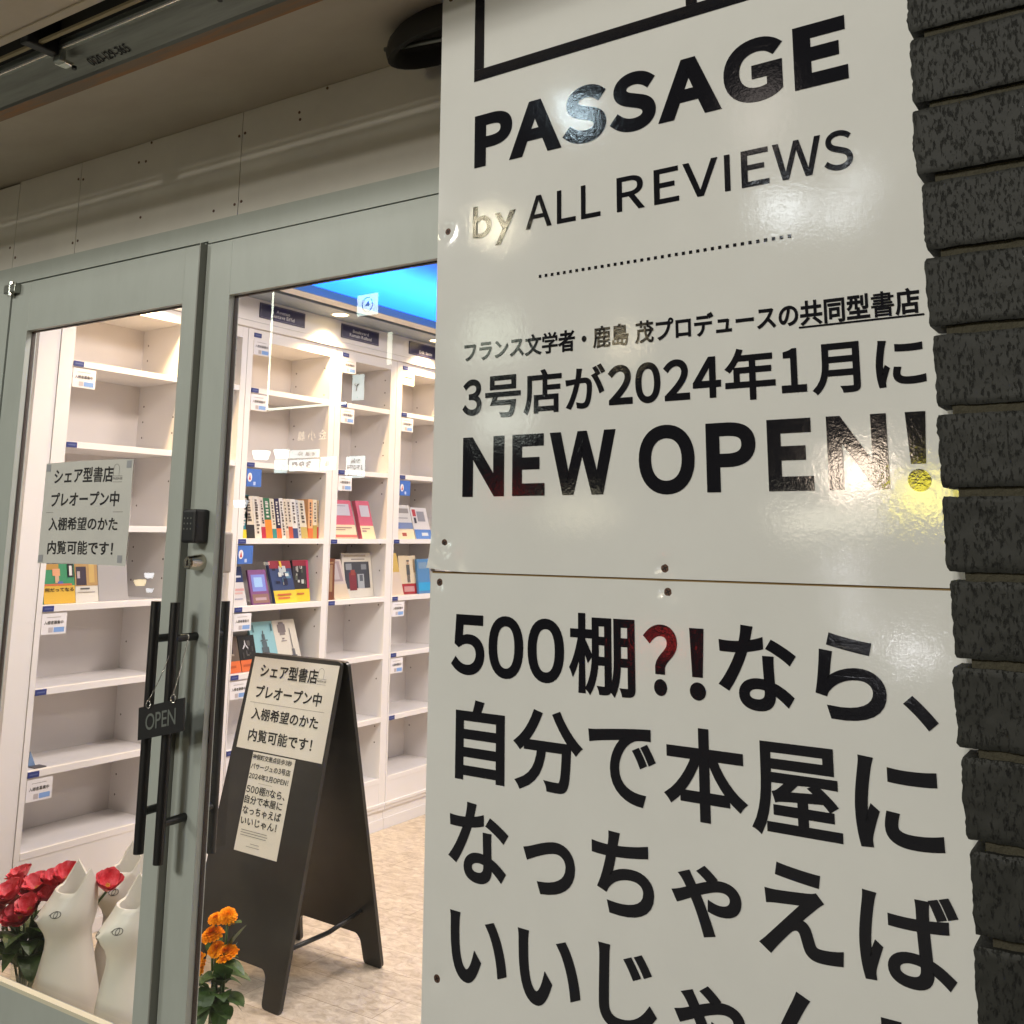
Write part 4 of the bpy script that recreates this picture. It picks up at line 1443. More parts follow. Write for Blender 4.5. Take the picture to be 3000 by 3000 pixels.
book('cream book with a standing figure and red foot', 4.575, 4.728, SB[3], 0.214, 0.014, (0.72, 0.60, 0.42), xf=-3.69, lean=0.12, band=(0.42, 0.035, 0.04), bandh=0.27, slant=-0.004,
     marks=[(0.42, 0.62, 0.50, 0.76, (0.10, 0.10, 0.10)), (0.44, 0.51, 0.30, 0.50, (0.12, 0.11, 0.11)), (0.53, 0.60, 0.30, 0.50, (0.12, 0.11, 0.11)), (0.47, 0.57, 0.77, 0.84, (0.52, 0.34, 0.22)), (0.44, 0.60, 0.84, 0.88, (0.06, 0.06, 0.07)), (0.84, 0.90, 0.55, 0.9, (0.3, 0.2, 0.12)), (0.2, 0.8, 0.06, 0.2, (0.6, 0.3, 0.28))])
book('blue book at the right edge of its shelf', 4.738, 4.850, SB[3], 0.195, 0.014, (0.10, 0.26, 0.50), xf=-3.67, lean=0.12,
     marks=[(0, 1, 0.08, 0.32, (0.04, 0.36, 0.66)), (0.1, 0.8, 0.72, 0.9, (0.22, 0.34, 0.48))])
book('green and yellow picture book with a seated child on its cover', 2.402, 2.538, SA[3], 0.152, 0.014, (0.05, 0.28, 0.13), xf=-3.665, lean=0.10, band=(0.72, 0.44, 0.05), bandh=0.45, slant=-0.014,
     marks=[(0.0, 0.5, 0.86, 1.0, (0.50, 0.28, 0.06)), (0.30, 0.54, 0.70, 0.88, (0.78, 0.38, 0.20)), (0.38, 0.50, 0.52, 0.70, (0.66, 0.42, 0.26)), (0.46, 0.62, 0.46, 0.56, (0.10, 0.16, 0.40)), (0.0, 0.9, 0.45, 0.50, (0.62, 0.16, 0.05)), (0.78, 0.97, 0.66, 1.0, (0.02, 0.02, 0.02)), (0.83, 0.92, 0.70, 0.95, (0.75, 0.74, 0.7))],
     text=[('何だってなる', 0.03, 0.95, 0.30, 0.40, INK)])
book('white book with dark figure and brown picture beside the green one', 2.540, 2.642, SA[3], 0.152, 0.014, (0.72, 0.68, 0.60), xf=-3.668, lean=0.10, slant=-0.014,
     marks=[(0, 1, 0.42, 1.0, (0.48, 0.30, 0.12)), (0.05, 0.50, 0.44, 0.92, (0.05, 0.035, 0.05)), (0.1, 0.22, 0.62, 0.8, (0.5, 0.42, 0.4)), (0.62, 0.86, 0.5, 1.0, (0.62, 0.42, 0.14)), (0.2, 0.62, 0.33, 0.37, (0.1, 0.1, 0.1)), (0.1, 0.85, 0.25, 0.27, (0.4, 0.35, 0.3))])
book('plain grey book on the near bookcase', 2.644, 2.782, SA[3], 0.152, 0.012, (0.42, 0.40, 0.39), xf=-3.672, lean=0.10, slant=-0.012)

wd = thing('book_stop', 'small blue triangular stand at the left of an empty low shelf', 'book stand', (-3.70, 2.405, SA[5] + 0.0006))
b = MB()
b.prism([(0, -0.012, 0), (0, 0.020, 0), (0, -0.006, 0.055)], (0.004, 0, 0), mat('stand_blue', (0.20, 0.30, 0.48), 0.4))
b.box(0.004, 0.05, -0.012, 0.035, 0, 0.003, mat('stand_foot', (0.10, 0.09, 0.10), 0.4))
b.build('stand_plate', wd)

# ------------------------------------------------------------------ A-frame board with its two posters
s = 0.974
w = radians(-3)
O = Vector((-2.631 * s, 2.670 * s, 0.0))
ex = Vector((cos(w), sin(w), 0))
hy = Vector((-sin(w), cos(w), 0))
tl = atan2(0.19, 1.04)
es = hy * sin(tl) + Vector((0, 0, 1)) * cos(tl)
nn = ex.cross(es)                # faces the street
ab = thing('a_frame_board', 'black A-frame pavement board standing inside the glass door', 'sign board', O)
FLOORDROP = 0.041
def ABp(u, v, d=0.0):
    return ex * (u * s) + es * ((v + FLOORDROP) * s) + nn * d


def rounded(pts, rads, n=5):
    out = []
    k = len(pts)
    for i in range(k):
        p, a, c = Vector(pts[i] + (0,)), Vector(pts[i - 1] + (0,)), Vector(pts[(i + 1) % k] + (0,))
        r = rads[i]
        if r == 0:
            out.append((p.x, p.y))
            continue
        d1, d2 = (a - p).normalized(), (c - p).normalized()
        q1, q2 = p + d1 * r, p + d2 * r
        for j in range(n + 1):
            t_ = j / n
            m_ = q1 * (1 - t_) ** 2 + p * 2 * t_ * (1 - t_) + q2 * t_ ** 2
            out.append((m_.x, m_.y))
    return out


shape = [(-0.505, -0.041), (-0.415, -0.041), (-0.402, 0.055), (-0.385, 0.069), (-0.098, 0.069), (-0.081, 0.050), (-0.078, -0.041), (0.010, -0.041), (0.038, 1.068), (-0.442, 1.068)]
rad = [0.02, 0.02, 0.012, 0.012, 0.012, 0.012, 0.02, 0.02, 0.022, 0.022]
outl = rounded(shape, rad)
b = MB()
b.prism([ABp(u, v) for u, v in outl], -nn * 0.014, BOARD)
b.build('front_panel', ab)
top = ABp(0, 1.068)
esb = Vector((0, 0, 1)) * cos(tl * 1.28) - hy * sin(tl * 1.28)
nb = esb.cross(ex)
lb_ = top.z / esb.z
def ABb(u, v, d=0.0):
    return top + ex * (u * s + 0.012) - esb * ((1.068 - v) * lb_ / 1.109) + hy * (0.030) + nb * d
b = MB()
b.prism([ABb(u, v) for u, v in outl], -nb * 0.014, BOARD)
b.build('rear_panel', ab)
b = MB()
for u in (-0.36, -0.05):
    p = ABp(u, 1.045, -0.014)
    b.tube(p + ex * -0.03 + hy * 0.012, p + ex * 0.03 + hy * 0.012, 0.007, BLACKMETAL, n=10)
b.build('hinge', ab, True)
b = MB()
p, q = ABp(-0.035, 0.13, -0.014), ABb(-0.06, 0.155, 0.001)
mid = p.lerp(q, 0.55) + Vector((0, 0, -0.015))
b.path([p, mid, q], 0.008, BLACKMETAL, n=8)
b.build('stay_arm', ab, True)

po = thing('poster', 'larger paper poster on the upper part of the A-frame board', 'poster', O)
AP = lambda u0, v0, d: (lambda u, v: ABp(u0 + u / s, v0 + v / s, d))
bl = (-0.433, 0.7265)
b = MB()
W1, H1 = 0.459, 0.327
b.poly([ABp(bl[0] - 0.004, bl[1], 0.0012), ABp(bl[0] + W1 - 0.004, bl[1] - 0.002, 0.0012), ABp(bl[0] + W1 + 0.006, bl[1] + H1, 0.0012), ABp(bl[0] + 0.006, bl[1] + H1, 0.0012)], PAPERWARM)
b.build('sheet', po)
notice(po, AP(bl[0] + 0.002, bl[1], 0.0022), W1 * s, H1 * s, s=0.974 * 1.10)

p2 = thing('poster', 'narrow paper poster on the A-frame board below the larger one', 'poster', O)
bl = (-0.348, 0.391)
W2, H2 = 0.228, 0.330
b = MB()
b.poly([ABp(bl[0], bl[1], 0.0012), ABp(bl[0] + W2, bl[1], 0.0012), ABp(bl[0] + W2 + 0.009, bl[1] + H2, 0.0012), ABp(bl[0] + 0.009, bl[1] + H2, 0.0012)], PAPERWARM)
b.build('sheet', p2)
a2 = AP(bl[0] + 0.003, bl[1], 0.0020)
rows = [('神保町交差点徒歩３秒', 0.008, 0.214, 0.297, 0.316), ('パサージュの３号店', 0.008, 0.214, 0.265, 0.286), ('２０２４年１月ＯＰＥＮ！', 0.006, 0.212, 0.233, 0.254),
        ('５００棚?!なら、', 0.006, 0.208, 0.186, 0.214), ('自分で本屋に', 0.006, 0.202, 0.153, 0.181), ('なっちゃえば', 0.006, 0.204, 0.118, 0.146), ('いいじゃん！', 0.006, 0.192, 0.084, 0.110)]
for tx, u0, u1, v0, v1 in rows:
    text_obj(tx, INK, p2, a2, (u0, u1, v0, v1), w=0.020, res=2)
flat([(0.062, 0.135, 0.2225, 0.2235), (0.016, 0.150, 0.068, 0.0700), (0.016, 0.155, 0.060, 0.0620), (0.016, 0.150, 0.052, 0.0540), (0.075, 0.12, 0.030, 0.0315), (0.055, 0.125, 0.020, 0.0215)], GREYINK, 'fine_print', p2, a2)

# ------------------------------------------------------------------ cat vases
def cat_vase(label, x, y, face, H=0.455, eye2=True):
    """ceramic vase in the shape of a sitting cat; face = direction the muzzle points (radians)"""
    t = thing('cat_vase', label, 'vase', (x, y, 0.0005), (0, 0, face), group='white cat shaped vases by the door')
    #     z/H,  rx,    ry,   cx  (muzzle towards +x)
    prof = [(0.000, .088, .082, .000), (0.012, .098, .092, .000), (0.10, .101, .095, .000), (0.20, .098, .091, .000), (0.30, .090, .083, .002), (0.40, .080, .073, .002),
            (0.48, .072, .066, .002), (0.54, .069, .063, .004), (0.59, .073, .066, .008), (0.64, .081, .071, .010), (0.69, .086, .074, .010), (0.74, .083, .074, .006),
            (0.78, .075, .072, .000), (0.82, .068, .070, -.006), (0.85, .064, .069, -.010)]
    N = 40
    R = []
    for zz, rx, ry, cx in prof:
        ring = []
        for i in range(N):
            a = 2 * pi * i / N
            k = 1.0
            # pinch the muzzle to a soft point
            mz = max(0.0, 1 - abs(zz - 0.685) / 0.07)
            bx = rx * cos(a) + cx + (0.018 * mz * max(0, cos(a)) ** 6)
            ring.append(Vector((bx, ry * sin(a), zz * H)))
        R.append(ring)
    rim = []
    for i in range(N):
        a = 2 * pi * i / N
        # two ears, left and right of the head
        e = 0.0
        for c in (pi / 2 + 0.30, -pi / 2 - 0.30):
            d = abs((a - c + pi) % (2 * pi) - pi)
            e = max(e, max(0.0, 1 - d / 0.72))
        z = H * (0.858 + 0.142 * e ** 1.1 + 0.008 * -cos(a))
        k = 1.0 - 0.04 * e
        rim.append(Vector((0.061 * cos(a) * k - 0.011, 0.068 * sin(a) * k, z)))
    R.append(rim)
    b = MB()
    b.rings(R, CERAMIC, True, False)
    # thickness of the wall and the dark inside
    inn = [Vector((p.x * 0.90, p.y * 0.90, p.z - 0.003)) for p in rim]
    b.rings([rim, inn], CERAMIC, False, False)
    low = [Vector((p.x * 0.86, p.y * 0.86, H * 0.72)) for p in rim]
    b.rings([inn, low], CERAMIC, False, False)
    b.poly(low, INSIDE)
    o = b.build('body', t, True, angle=55)

    def surf(a, zz):
        for (z0, rx0, ry0, c0), (z1, rx1, ry1, c1) in zip(prof[:-1], prof[1:]):
            if z0 <= zz <= z1:
                f = (zz - z0) / (z1 - z0)
                rx, ry, cx = rx0 + (rx1 - rx0) * f, ry0 + (ry1 - ry0) * f, c0 + (c1 - c0) * f
                mz = max(0.0, 1 - abs(zz - 0.685) / 0.07)
                p = Vector((rx * cos(a) + cx + 0.018 * mz * max(0, cos(a)) ** 6, ry * sin(a), zz * H))
                return p + Vector((cos(a), sin(a), 0)) * 0.0012
    for sgn in (-1, 1):
        b = MB()
        ca, cz = sgn * 0.80, 0.735
        for amp in (0.19,):
            pts = [surf(ca + amp * cos(q), cz + 0.020 * sin(q) * (1 if True else 0)) for q in [2 * pi * i / 20 for i in range(21)]]
            b.path(pts, 0.0008, INK, n=5)
        pts = [surf(ca + 0.065 * cos(q), cz + 0.018 * sin(q)) for q in [2 * pi * i / 12 for i in range(13)]]
        b.path(pts, 0.0008, INK, n=5)
        b.path([surf(ca - 0.19, cz), surf(ca - 0.24, cz - 0.004)], 0.0008, INK, n=5)
        b.build('eye', t, True)
    b = MB()
    b.path([surf(-0.09, 0.715), surf(0.09, 0.715), surf(0.02, 0.694), surf(-0.04, 0.698), surf(-0.09, 0.715)], 0.0008, INK, n=5)
    b.path([surf(0.02, 0.694), surf(0.16, 0.660)], 0.0008, INK, n=5)
    b.path([surf(0.02, 0.694), surf(-0.14, 0.662)], 0.0008, INK, n=5)
    b.build('nose', t, True)
    return t


cat_vase('white cat vase in front, beside the red tulips', -3.075, 2.190, radians(252))
cat_vase('white cat vase standing behind the other two', -3.105, 2.420, radians(252))
cat_vase('white cat vase half hidden by the door stile', -2.800, 2.215, radians(250))


# ------------------------------------------------------------------ flowers
def leaf(b, p, d, L, W, droop, m, up=0.0, fold=0.25):
    """tapering leaf blade from p in direction d"""
    d = Vector(d).normalized()
    side = d.cross(Vector((0, 0, 1)))
    if side.length < 0.05:
        side = Vector((1, 0, 0))
    side.normalize()
    n = 8
    prev = None
    for i in range(n + 1):
        t_ = i / n
        c = p + d * L * t_ + Vector((0, 0, 1)) * (up * L * t_ - droop * L * t_ * t_)
        wd_ = W * (sin(pi * min(1, t_ * 0.93 + 0.07)) ** 0.75)
        l, r_ = c - side * wd_ + Vector((0, 0, wd_ * fold)), c + side * wd_ + Vector((0, 0, wd_ * fold))
        if prev:
            b.poly([prev[0], prev[1], c, l], m)
            b.poly([prev[1], prev[2], r_, c], m)
        prev = (l, c, r_)


def tulip(parent, p, size, tilt, openness, seed):
    r = random.Random(seed)
    b = MB()
    M = Matrix.Rotation(tilt[0], 4, 'X') @ Matrix.Rotation(tilt[1], 4, 'Y')
    for ring, k in ((0, 4), (1, 4), (2, 5)):
        for i in range(k):
            a0 = 2 * pi * i / k + ring * 1.05 + r.uniform(-0.2, 0.2)
            op_ = openness * (0.65 + 0.35 * ring) * r.uniform(0.8, 1.2)
            rows_ = []
            for j in range(7):
                t_ = j / 6
                rad_ = size * (0.55 * sin(pi * min(t_ * 0.62, 0.5)) + op_ * 0.55 * t_ ** 2)
                zz = size * 1.35 * t_ * (1 - 0.25 * op_ * t_)
                wd_ = 0.85 * sin(pi * (0.14 + 0.74 * t_)) ** 0.6
                row_ = []
                for q in (-1, -0.5, 0, 0.5, 1):
                    an = a0 + q * wd_ * 1.15 * (1.0 if t_ < 0.8 else 0.8)
                    rr = rad_ * (1 - 0.10 * abs(q)) + 0.02 * size * r.uniform(-1, 1)
                    row_.append(M @ Vector((rr * cos(an), rr * sin(an), zz + 0.05 * size * r.uniform(-1, 1) * t_)) + p)
                rows_.append(row_)
            for j in range(6):
                for q in range(4):
                    b.poly([rows_[j][q], rows_[j][q + 1], rows_[j + 1][q + 1], rows_[j + 1][q]], TULIP)
    f = b.build('flower', parent, True)
    # weld so that petals shade smoothly
    bm_ = bmesh.new()
    bm_.from_mesh(f.data)
    bmesh.ops.remove_doubles(bm_, verts=bm_.verts[:], dist=1e-6)
    bm_.to_mesh(f.data)
    bm_.free()
    b = MB()
    for i in range(7):
        a = i * 0.9
        q = M @ Vector((size * 0.12 * cos(a), size * 0.12 * sin(a), size * 0.45)) + p
        b.tube(p + M @ Vector((0, 0, size * 0.1)), q + M @ Vector((0, 0, size * 0.15)), size * 0.03, STAMEN, n=6)
    b.build('stamens', f)
    return f


tv = thing('tulip_bunch', 'bunch of red tulips in a clear vase at the left of the cat vases', 'flowers', (-3.33, 2.215, 0.0005))
VG = GLASS
b = MB()
n = 20
r_o = [[(rr * cos(2 * pi * i / n), rr * sin(2 * pi * i / n), z) for i in range(n)] for rr, z in ((0.045, 0.0), (0.047, 0.08), (0.05, 0.16))]
r_i = [[(rr * 0.93 * cos(2 * pi * i / n), rr * 0.93 * sin(2 * pi * i / n), z) for i in range(n)] for rr, z in ((0.05, 0.16), (0.047, 0.08), (0.045, 0.006))]
b.rings(r_o + r_i, VG, True, True)
b.build('glass_vase', tv, True, angle=40)
heads = [((-0.105, 0.03, 0.318), 0.046, (0.3, -0.2), 0.6, 11), ((-0.030, -0.045, 0.300), 0.050, (0.5, 0.0), 0.7, 12), ((0.055, -0.03, 0.272), 0.048, (0.6, 0.2), 0.6, 13), ((-0.085, -0.04, 0.232), 0.050, (0.7, -0.3), 0.7, 14), ((-0.062, -0.01, 0.275), 0.060, (0.5, -0.25), 1.0, 1), ((0.015, -0.03, 0.240), 0.055, (0.65, 0.15), 0.8, 2), ((0.070, 0.03, 0.335), 0.046, (0.2, 0.1), 0.55, 3),
         ((0.135, 0.035, 0.358), 0.050, (0.3, 0.25), 0.6, 4), ((0.105, 0.01, 0.305), 0.044, (0.4, -0.1), 0.6, 7), ((0.305, 0.06, 0.362), 0.050, (0.25, 0.5), 0.5, 5), ((0.005, 0.02, 0.310), 0.050, (0.4, 0.1), 0.9, 6)]
for p, sz, tilt, opn, sd in heads:
    p = Vector(p)
    tulip(tv, p, sz, tilt, opn, sd)
    b = MB()
    q0 = Vector((p.x * 0.15, p.y * 0.15, 0.02))
    b.path([q0, q0.lerp(p, 0.55) + Vector((0, 0, 0.02)), p], 0.0042, STEM, n=7)
    b.build('stem', tv, True)
r = random.Random(5)
for i in range(40):
    b = MB()
    a = 2 * pi * i / 13 + r.uniform(-0.2, 0.2)
    p = Vector((0.035 * cos(a), 0.035 * sin(a), 0.10 + r.uniform(0, 0.10)))
    leaf(b, p, (cos(a), sin(a), 0), r.uniform(0.08, 0.13), r.uniform(0.026, 0.040), r.uniform(0.2, 1.5), LEAF, up=r.uniform(0.3, 1.6))
    b.build('leaf', tv, True)

mg = thing('marigold_bunch', 'bunch of orange marigolds with green leaves at the foot of the A-frame board', 'flowers', (-2.468, 2.235, 0.0005))
b = MB()
b.rings([[(x_ * 0.95, y_ * 0.95, z) for x_, y_, z in q] for q in r_o] + [[(x_ * 0.95, y_ * 0.95, z) for x_, y_, z in q] for q in r_i], VG, True, True)
b.build('glass_vase', mg, True, angle=40)


def marigold(parent, p, size, tilt, seed):
    r = random.Random(seed)
    b = MB()
    M = Matrix.Rotation(tilt[0], 4, 'X') @ Matrix.Rotation(tilt[1], 4, 'Y')
    for ring in range(8):
        k = 20 - ring * 2
        for i in range(k):
            a = 2 * pi * (i + 0.5 * (ring % 2)) / k + r.uniform(-0.1, 0.1)
            el = -0.05 + ring * 0.20
            L = size * (1 - 0.075 * ring) * r.uniform(0.9, 1.06)
            d = Vector((cos(a) * cos(el), sin(a) * cos(el), sin(el) * 0.8))
            sd_ = Vector((-sin(a), cos(a), 0)) * size * 0.20
            base = Vector((0, 0, ring * size * 0.045))
            pts = [base, base + d * L * 0.6 - sd_ * 0.8, base + d * L - sd_ * 0.7 + Vector((0, 0, -size * 0.10)), base + d * L * 1.05 + Vector((0, 0, -size * 0.16)),
                   base + d * L + sd_ * 0.7 + Vector((0, 0, -size * 0.10)), base + d * L * 0.6 + sd_ * 0.8]
            pts = [M @ q + p for q in pts]
            b.poly([pts[0], pts[1], pts[2], pts[3]], MARIGOLD)
            b.poly([pts[0], pts[3], pts[4], pts[5]], MARIGOLD)
    return b.build('flower', parent, False)


for p, sz, tilt, sd in (((0.070, 0.0, 0.432), 0.036, (0.35, 0.55), 1), ((0.022, 0.0, 0.415), 0.030, (0.3, 0.2), 8), ((0.020, -0.01, 0.375), 0.045, (0.25, -0.15), 2), ((0.085, -0.01, 0.340), 0.042, (0.35, -0.1), 3),
                        ((0.045, -0.01, 0.342), 0.036, (0.35, 0.1), 9), ((-0.030, -0.03, 0.292), 0.048, (1.0, 0.2), 4)):
    p = Vector(p)
    p = p + Vector((-0.016, 0, -0.012))
    marigold(mg, p, sz * 0.78, tilt, sd)
    b = MB()
    q0 = Vector((p.x * 0.2, p.y * 0.2, 0.02))
    b.path([q0, q0.lerp(p, 0.6) + Vector((0.0, 0.01, 0)), p], 0.004, STEM, n=7)
    b.build('stem', mg, True)
r = random.Random(11)
for p, d, L, W, dr, u_ in [((0.05, 0, 0.215), (1, -0.15, 0), 0.105, 0.026, 0.2, 0.15), ((0.04, 0.01, 0.26), (1, 0.1, 0), 0.10, 0.018, 0.35, 0.35), ((0.06, 0.01, 0.34), (0.7, 0.2, 0), 0.05, 0.020, 0.1, 1.3),
                           ((0.02, -0.02, 0.23), (0.4, -1, 0), 0.08, 0.032, 1.7, 0.3), ((0.0, -0.02, 0.20), (-0.2, -1, 0), 0.09, 0.034, 1.3, 0.2), ((0.03, 0, 0.19), (0.8, -0.5, 0), 0.08, 0.026, 1.0, 0.1),
                           ((0.02, 0.0, 0.22), (0.3, 0.3, 0), 0.055, 0.030, 0, 2.2), ((0.05, 0.0, 0.24), (0.3, -0.3, 0), 0.04, 0.028, 0, 2.4), ((-0.02, -0.01, 0.21), (-0.6, -0.6, 0), 0.06, 0.03, 0.2, 1.7), ((0.03, -0.01, 0.28), (0.4, 0.2, 0), 0.05, 0.026, 0, 1.9),
                           ((0.06, 0.0, 0.395), (0.6, 0.1, 0), 0.045, 0.016, 0.2, 0.5), ((0.0, 0.0, 0.30), (-0.4, 0.4, 0), 0.05, 0.026, 0.0, 1.2)]:
    b = MB()
    leaf(b, Vector(p), d, L, W, dr, LEAF, up=u_)
    b.build('leaf', mg, True)
for i in range(18):
    b = MB()
    a = r.uniform(-2.2, 1.2)
    leaf(b, Vector((0.02 + r.uniform(-0.02, 0.04), r.uniform(-0.03, 0.01), r.uniform(0.16, 0.31))), (cos(a), sin(a), 0), r.uniform(0.05, 0.085), r.uniform(0.018, 0.030), r.uniform(0.1, 1.0), LEAF, up=r.uniform(0.0, 1.6))
    b.build('leaf', mg, True)

# ================================================================== ACROSS THE STREET (seen only in the reflections)
YS = -7.5
ob = MB()
ob.box(-40, 30, -12.0, YS - 0.25, -0.14, 14, DARKWALL)
tag(ob.build('street_building'), 'dark building front on the opposite side of the street', 'building')


def lightbox(label, x0, x1, z0, z1, rgb, st, texts=(), name='light_box', grp='lit signs across the street', y=YS):
    cx, cz = (x0 + x1) / 2, (z0 + z1) / 2
    t = thing(name, label, 'lit sign', (cx, y, cz), group=grp)
    W, H = abs(x1 - x0) / 2, abs(z1 - z0) / 2
    b = MB()
    b.box(-W - 0.02, W + 0.02, -0.24, -0.004, -H - 0.02, H + 0.02, SIGNBODY)
    b.build('casing', t)
    b = MB()
    b.poly([(-W, 0, -H), (W, 0, -H), (W, 0, H), (-W, 0, H)], emis('lit_%s' % label, rgb, st))
    b.build('lit_face', t)
    for tx, u0, u1, v0, v1, m in texts:
        # reads correctly for someone looking at it from the shop, so it is mirrored in the glass
        text_obj(tx, m, t, lambda u, v: Vector((-u, 0.004, v)), (u0 * W, u1 * W, v0 * H, v1 * H), w=0.05, res=2)
    return t


COOL, WARM = (0.80, 1.0, 0.97), (1.0, 0.86, 0.66)
DKI, RDI = mat('sign_dark', (0.04, 0.05, 0.05), 0.6), mat('sign_magenta', (0.35, 0.10, 0.25), 0.6)
lightbox('white sign reading 390 with two numerals dark, tall box', -10.13, -9.77, 2.31, 2.62, COOL, 17, [('全品', -0.6, 0.5, 0.35, 0.8, DKI), ('390円', -0.85, 0.85, -0.35, 0.25, RDI), ('食べ飲み放題', -0.85, 0.85, -0.85, -0.55, DKI)])
lightbox('white sign strip with 390 in large numerals', -11.28, -10.67, 2.44, 2.605, COOL, 17, [('390', -0.5, 0.85, -0.7, 0.75, RDI)])
lightbox('thin white sign strip above the large 390 numerals', -11.28, -10.67, 2.635, 2.75, COOL, 14, [('全品 均一', -0.8, 0.8, -0.6, 0.6, DKI)])
lightbox('small white sign panel at the near end of the strip', -11.60, -11.32, 2.42, 2.62, COOL, 17, [('均一', -0.7, 0.7, -0.5, 0.5, DKI)])
lightbox('white sign panel with dark branches at the far end of the strip', -10.64, -10.33, 2.44, 2.63, COOL, 17, [('品', -0.3, 0.4, -0.5, 0.4, DKI)])
fl = lightbox('square white sign with a ring drawn on it, high up', -10.03, -9.62, 4.70, 5.02, COOL, 17)
b = MB()
b.path([Vector((0.10 * cos(a), 0.006, 0.11 * sin(a))) for a in [2 * pi * i / 20 for i in range(21)]], 0.007, DKI, n=5)
b.poly([(-0.05, 0.005, -0.02), (0.05, 0.005, -0.02), (0.02, 0.005, 0.06)], REDINK)
b.build('ring_mark', fl)
lightbox('white sign panel with a dark Y mark, upper floor', -10.07, -9.84, 3.44, 3.82, COOL, 13, [('Y', -0.3, 0.7, -0.3, 0.3, DKI)])
for (x0, x1, z0, z1, lb, st) in ((-11.84, -11.80, 3.41, 5.34, 'tall thin white light tube, vertical', 22), (-11.80, -10.17, 3.395, 3.430, 'long thin white light tube, horizontal', 22), (-9.42, -9.33, 3.92, 4.40, 'short slim white light tube on the upper floor', 12)):
    lightbox(lb, x0, x1, z0, z1, (0.92, 1.0, 0.80), st, name='light_tube')
kt = thing('lit_lettering', 'warm lit shop lettering above the white sign strip', 'lit sign', (-10.84, YS, 2.965), group='lit signs across the street')
text_obj('金 小 鶴', emis('lit_letters', (1.0, 0.9, 0.65), 7), kt, lambda u, v: Vector((-u, 0.0, v)), (-0.30, 0.30, -0.075, 0.075), w=0.02, res=2)


def street_lantern(label, x, z, rgb, st, r_=0.12, y=YS, name='wall_lamp'):
    t = thing(name, label, 'lamp', (x, y, z), group='lamps across the street')
    b = MB()
    n = 16
    b.rings([[(rr * cos(2 * pi * i / n), rr * sin(2 * pi * i / n), zz) for i in range(n)] for rr, zz in ((r_ * 0.72, -r_ * 0.55), (r_, r_ * 0.25), (r_ * 0.98, r_ * 0.4))], emis('glow_%s' % label, rgb, st), True, True)
    b.build('shade', t, True, angle=40)
    b = MB()
    b.box(-0.02, 0.02, -0.26, 0.0, r_ * 0.4, r_ * 0.4 + 0.03, SIGNBODY)
    b.build('bracket', t)
    return t


street_lantern('white conical lamp left of the sign strip', -11.90, 2.715, (0.95, 1.0, 0.9), 24, 0.14)
street_lantern('white conical lamp right next to the sign strip', -11.43, 2.712, (0.95, 1.0, 0.9), 24, 0.14)
street_lantern('small white lamp low on the wall', -12.30, 1.97, (0.85, 0.95, 1.0), 9, 0.12)
street_lantern('tiny warm lamp near the ground by the corner', -11.66, 1.07, (1, 0.9, 0.7), 8, 0.05)
street_lantern('warm yellow lamp at knee height far down the street', -14.60, 0.70, (1.0, 0.8, 0.42), 14, 0.10)
street_lantern('white lamp beside the yellow one far down the street', -14.38, 0.82, (0.9, 0.95, 1.0), 14, 0.08)
street_lantern('second white lamp below the yellow one far down the street', -14.34, 0.58, (0.9, 0.95, 1.0), 12, 0.06)
# seen in the glossy sign
lightbox('bluish white floodlight high on the facade', -6.46, -6.26, 6.72, 6.95, (0.7, 0.9, 1.0), 80, name='flood_light')
lightbox('warm white floodlight high on the facade', -7.82, -7.58, 5.42, 5.70, (1.0, 0.88, 0.6), 70, name='flood_light')
lightbox('large cool white shop sign on the second floor', -3.90, -3.50, 4.86, 5.24, (0.88, 0.95, 1.0), 17)
lightbox('small cool white sign near the second floor corner', -2.96, -2.80, 5.10, 5.32, (0.9, 0.96, 1.0), 20)
lightbox('slanting cool white light on the second floor', -3.20, -3.02, 4.75, 5.06, (0.9, 0.96, 1.0), 20)
lightbox('dim pinkish window on the third floor', -4.20, -3.65, 5.75, 6.55, (1.0, 0.86, 0.78), 2.2, name='lit_window')
lightbox('dim greenish white window above the awning', -8.10, -7.25, 3.72, 4.34, (0.9, 1.0, 0.8), 5, name='lit_window')
lightbox('small warm yellow lamp box by the window', -5.88, -5.66, 3.60, 3.90, (1.0, 0.82, 0.5), 16)
lightbox('whitish shop window at street level, left of the warm one', -7.85, -7.12, 2.78, 3.09, (0.92, 1.0, 0.88), 7, name='lit_window')
lightbox('bright warm shop window at street level', -3.34, -2.81, 1.98, 2.35, (1.0, 0.80, 0.62), 44, name='lit_window')
lightbox('yellow neon panel beside the warm shop window', -2.64, -2.22, 1.76, 2.02, (1.0, 0.85, 0.08), 40)
lightbox('long yellowish shelf light below the windows', -6.80, -5.92, 1.66, 1.86, (1.0, 0.9, 0.62), 6)
lightbox('long warm white shelf light beneath the bright window', -3.92, -2.86, 1.60, 1.78, (1.0, 0.92, 0.72), 14)
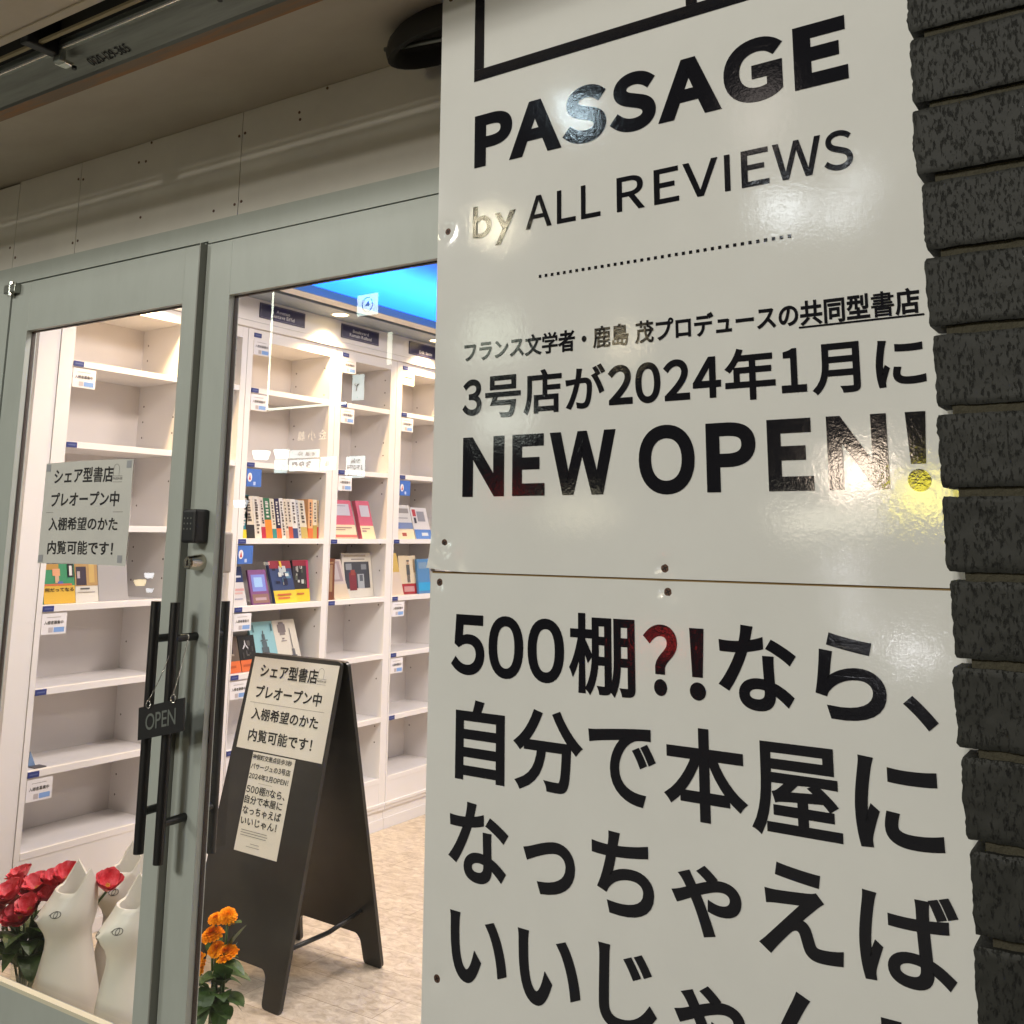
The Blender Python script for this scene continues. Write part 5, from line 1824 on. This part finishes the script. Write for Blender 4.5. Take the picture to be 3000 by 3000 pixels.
street_lantern('small red lamp above the pavement', -7.37, 2.01, (1.0, 0.06, 0.04), 12, 0.09)
street_lantern('bright red tail lamp low at the kerb', -5.30, 0.38, (1.0, 0.04, 0.03), 30, 0.10)
street_lantern('white bicycle lamp at knee height, right of the tail lamp', -3.26, 1.19, (0.95, 0.95, 1.0), 26, 0.11)
street_lantern('white bicycle lamp lower down, right of the tail lamp', -3.18, 0.75, (0.95, 0.95, 1.0), 26, 0.09)
street_lantern('white lamp lowest at the kerb', -2.65, 0.47, (0.95, 0.95, 1.0), 26, 0.15)

# street lamps that light the shop front, some added where nothing mirrors them
def street_lamp(label, x, y, h, watts, size, rgb):
    t = thing('street_lamp', label, 'street lamp', (x, y, -0.14), group='street lamps')
    b = MB()
    b.tube((0, -0.45, 0), (0, -0.45, h + 0.30), 0.06, SIGNBODY, r1=0.045, n=14)
    b.build('pole', t, True, angle=40)
    b = MB()
    b.tube((0, -0.45, h + 0.28), (0, 0.0, h + 0.28), 0.03, SIGNBODY, n=10)
    b.box(-size / 2 - 0.03, size / 2 + 0.03, -0.10, 0.12, h + 0.22, h + 0.30, SIGNBODY, 0.01)
    b.build('lamp_head', t)
    d = bpy.data.lights.new('street_bulb', 'AREA')
    d.shape = 'DISK'
    d.size = size
    d.energy = watts
    d.color = rgb
    o = bpy.data.objects.new('street_bulb', d)
    col.objects.link(o)
    o.parent = t
    o.location = (0, 0.02, h + 0.14)
    tgt = Vector((-1.6, 1.6, 1.2)) - Vector((x, y + 0.02, h))
    o.rotation_euler = tgt.to_track_quat('-Z', 'Y').to_euler()
    return t


street_lamp('added broad headed lamp across the road, unseen main light', -0.7, -7.2, 5.60, KEY_W, 1.10, (1.0, 0.97, 0.89))  # added main light, set where neither glass nor sign mirrors it
street_lamp('street lamp standing left of the shop, near side of the road', -7.5, -5.0, 5.20, KEYL_W, 0.70, (1.0, 0.97, 0.89))
street_lamp('added small low lamp across the road, unseen, for the header streaks', 0.3, -6.4, 4.58, KEY2_W, 0.20, (1.0, 0.93, 0.82))  # added to send thin light streaks through the slot onto the header
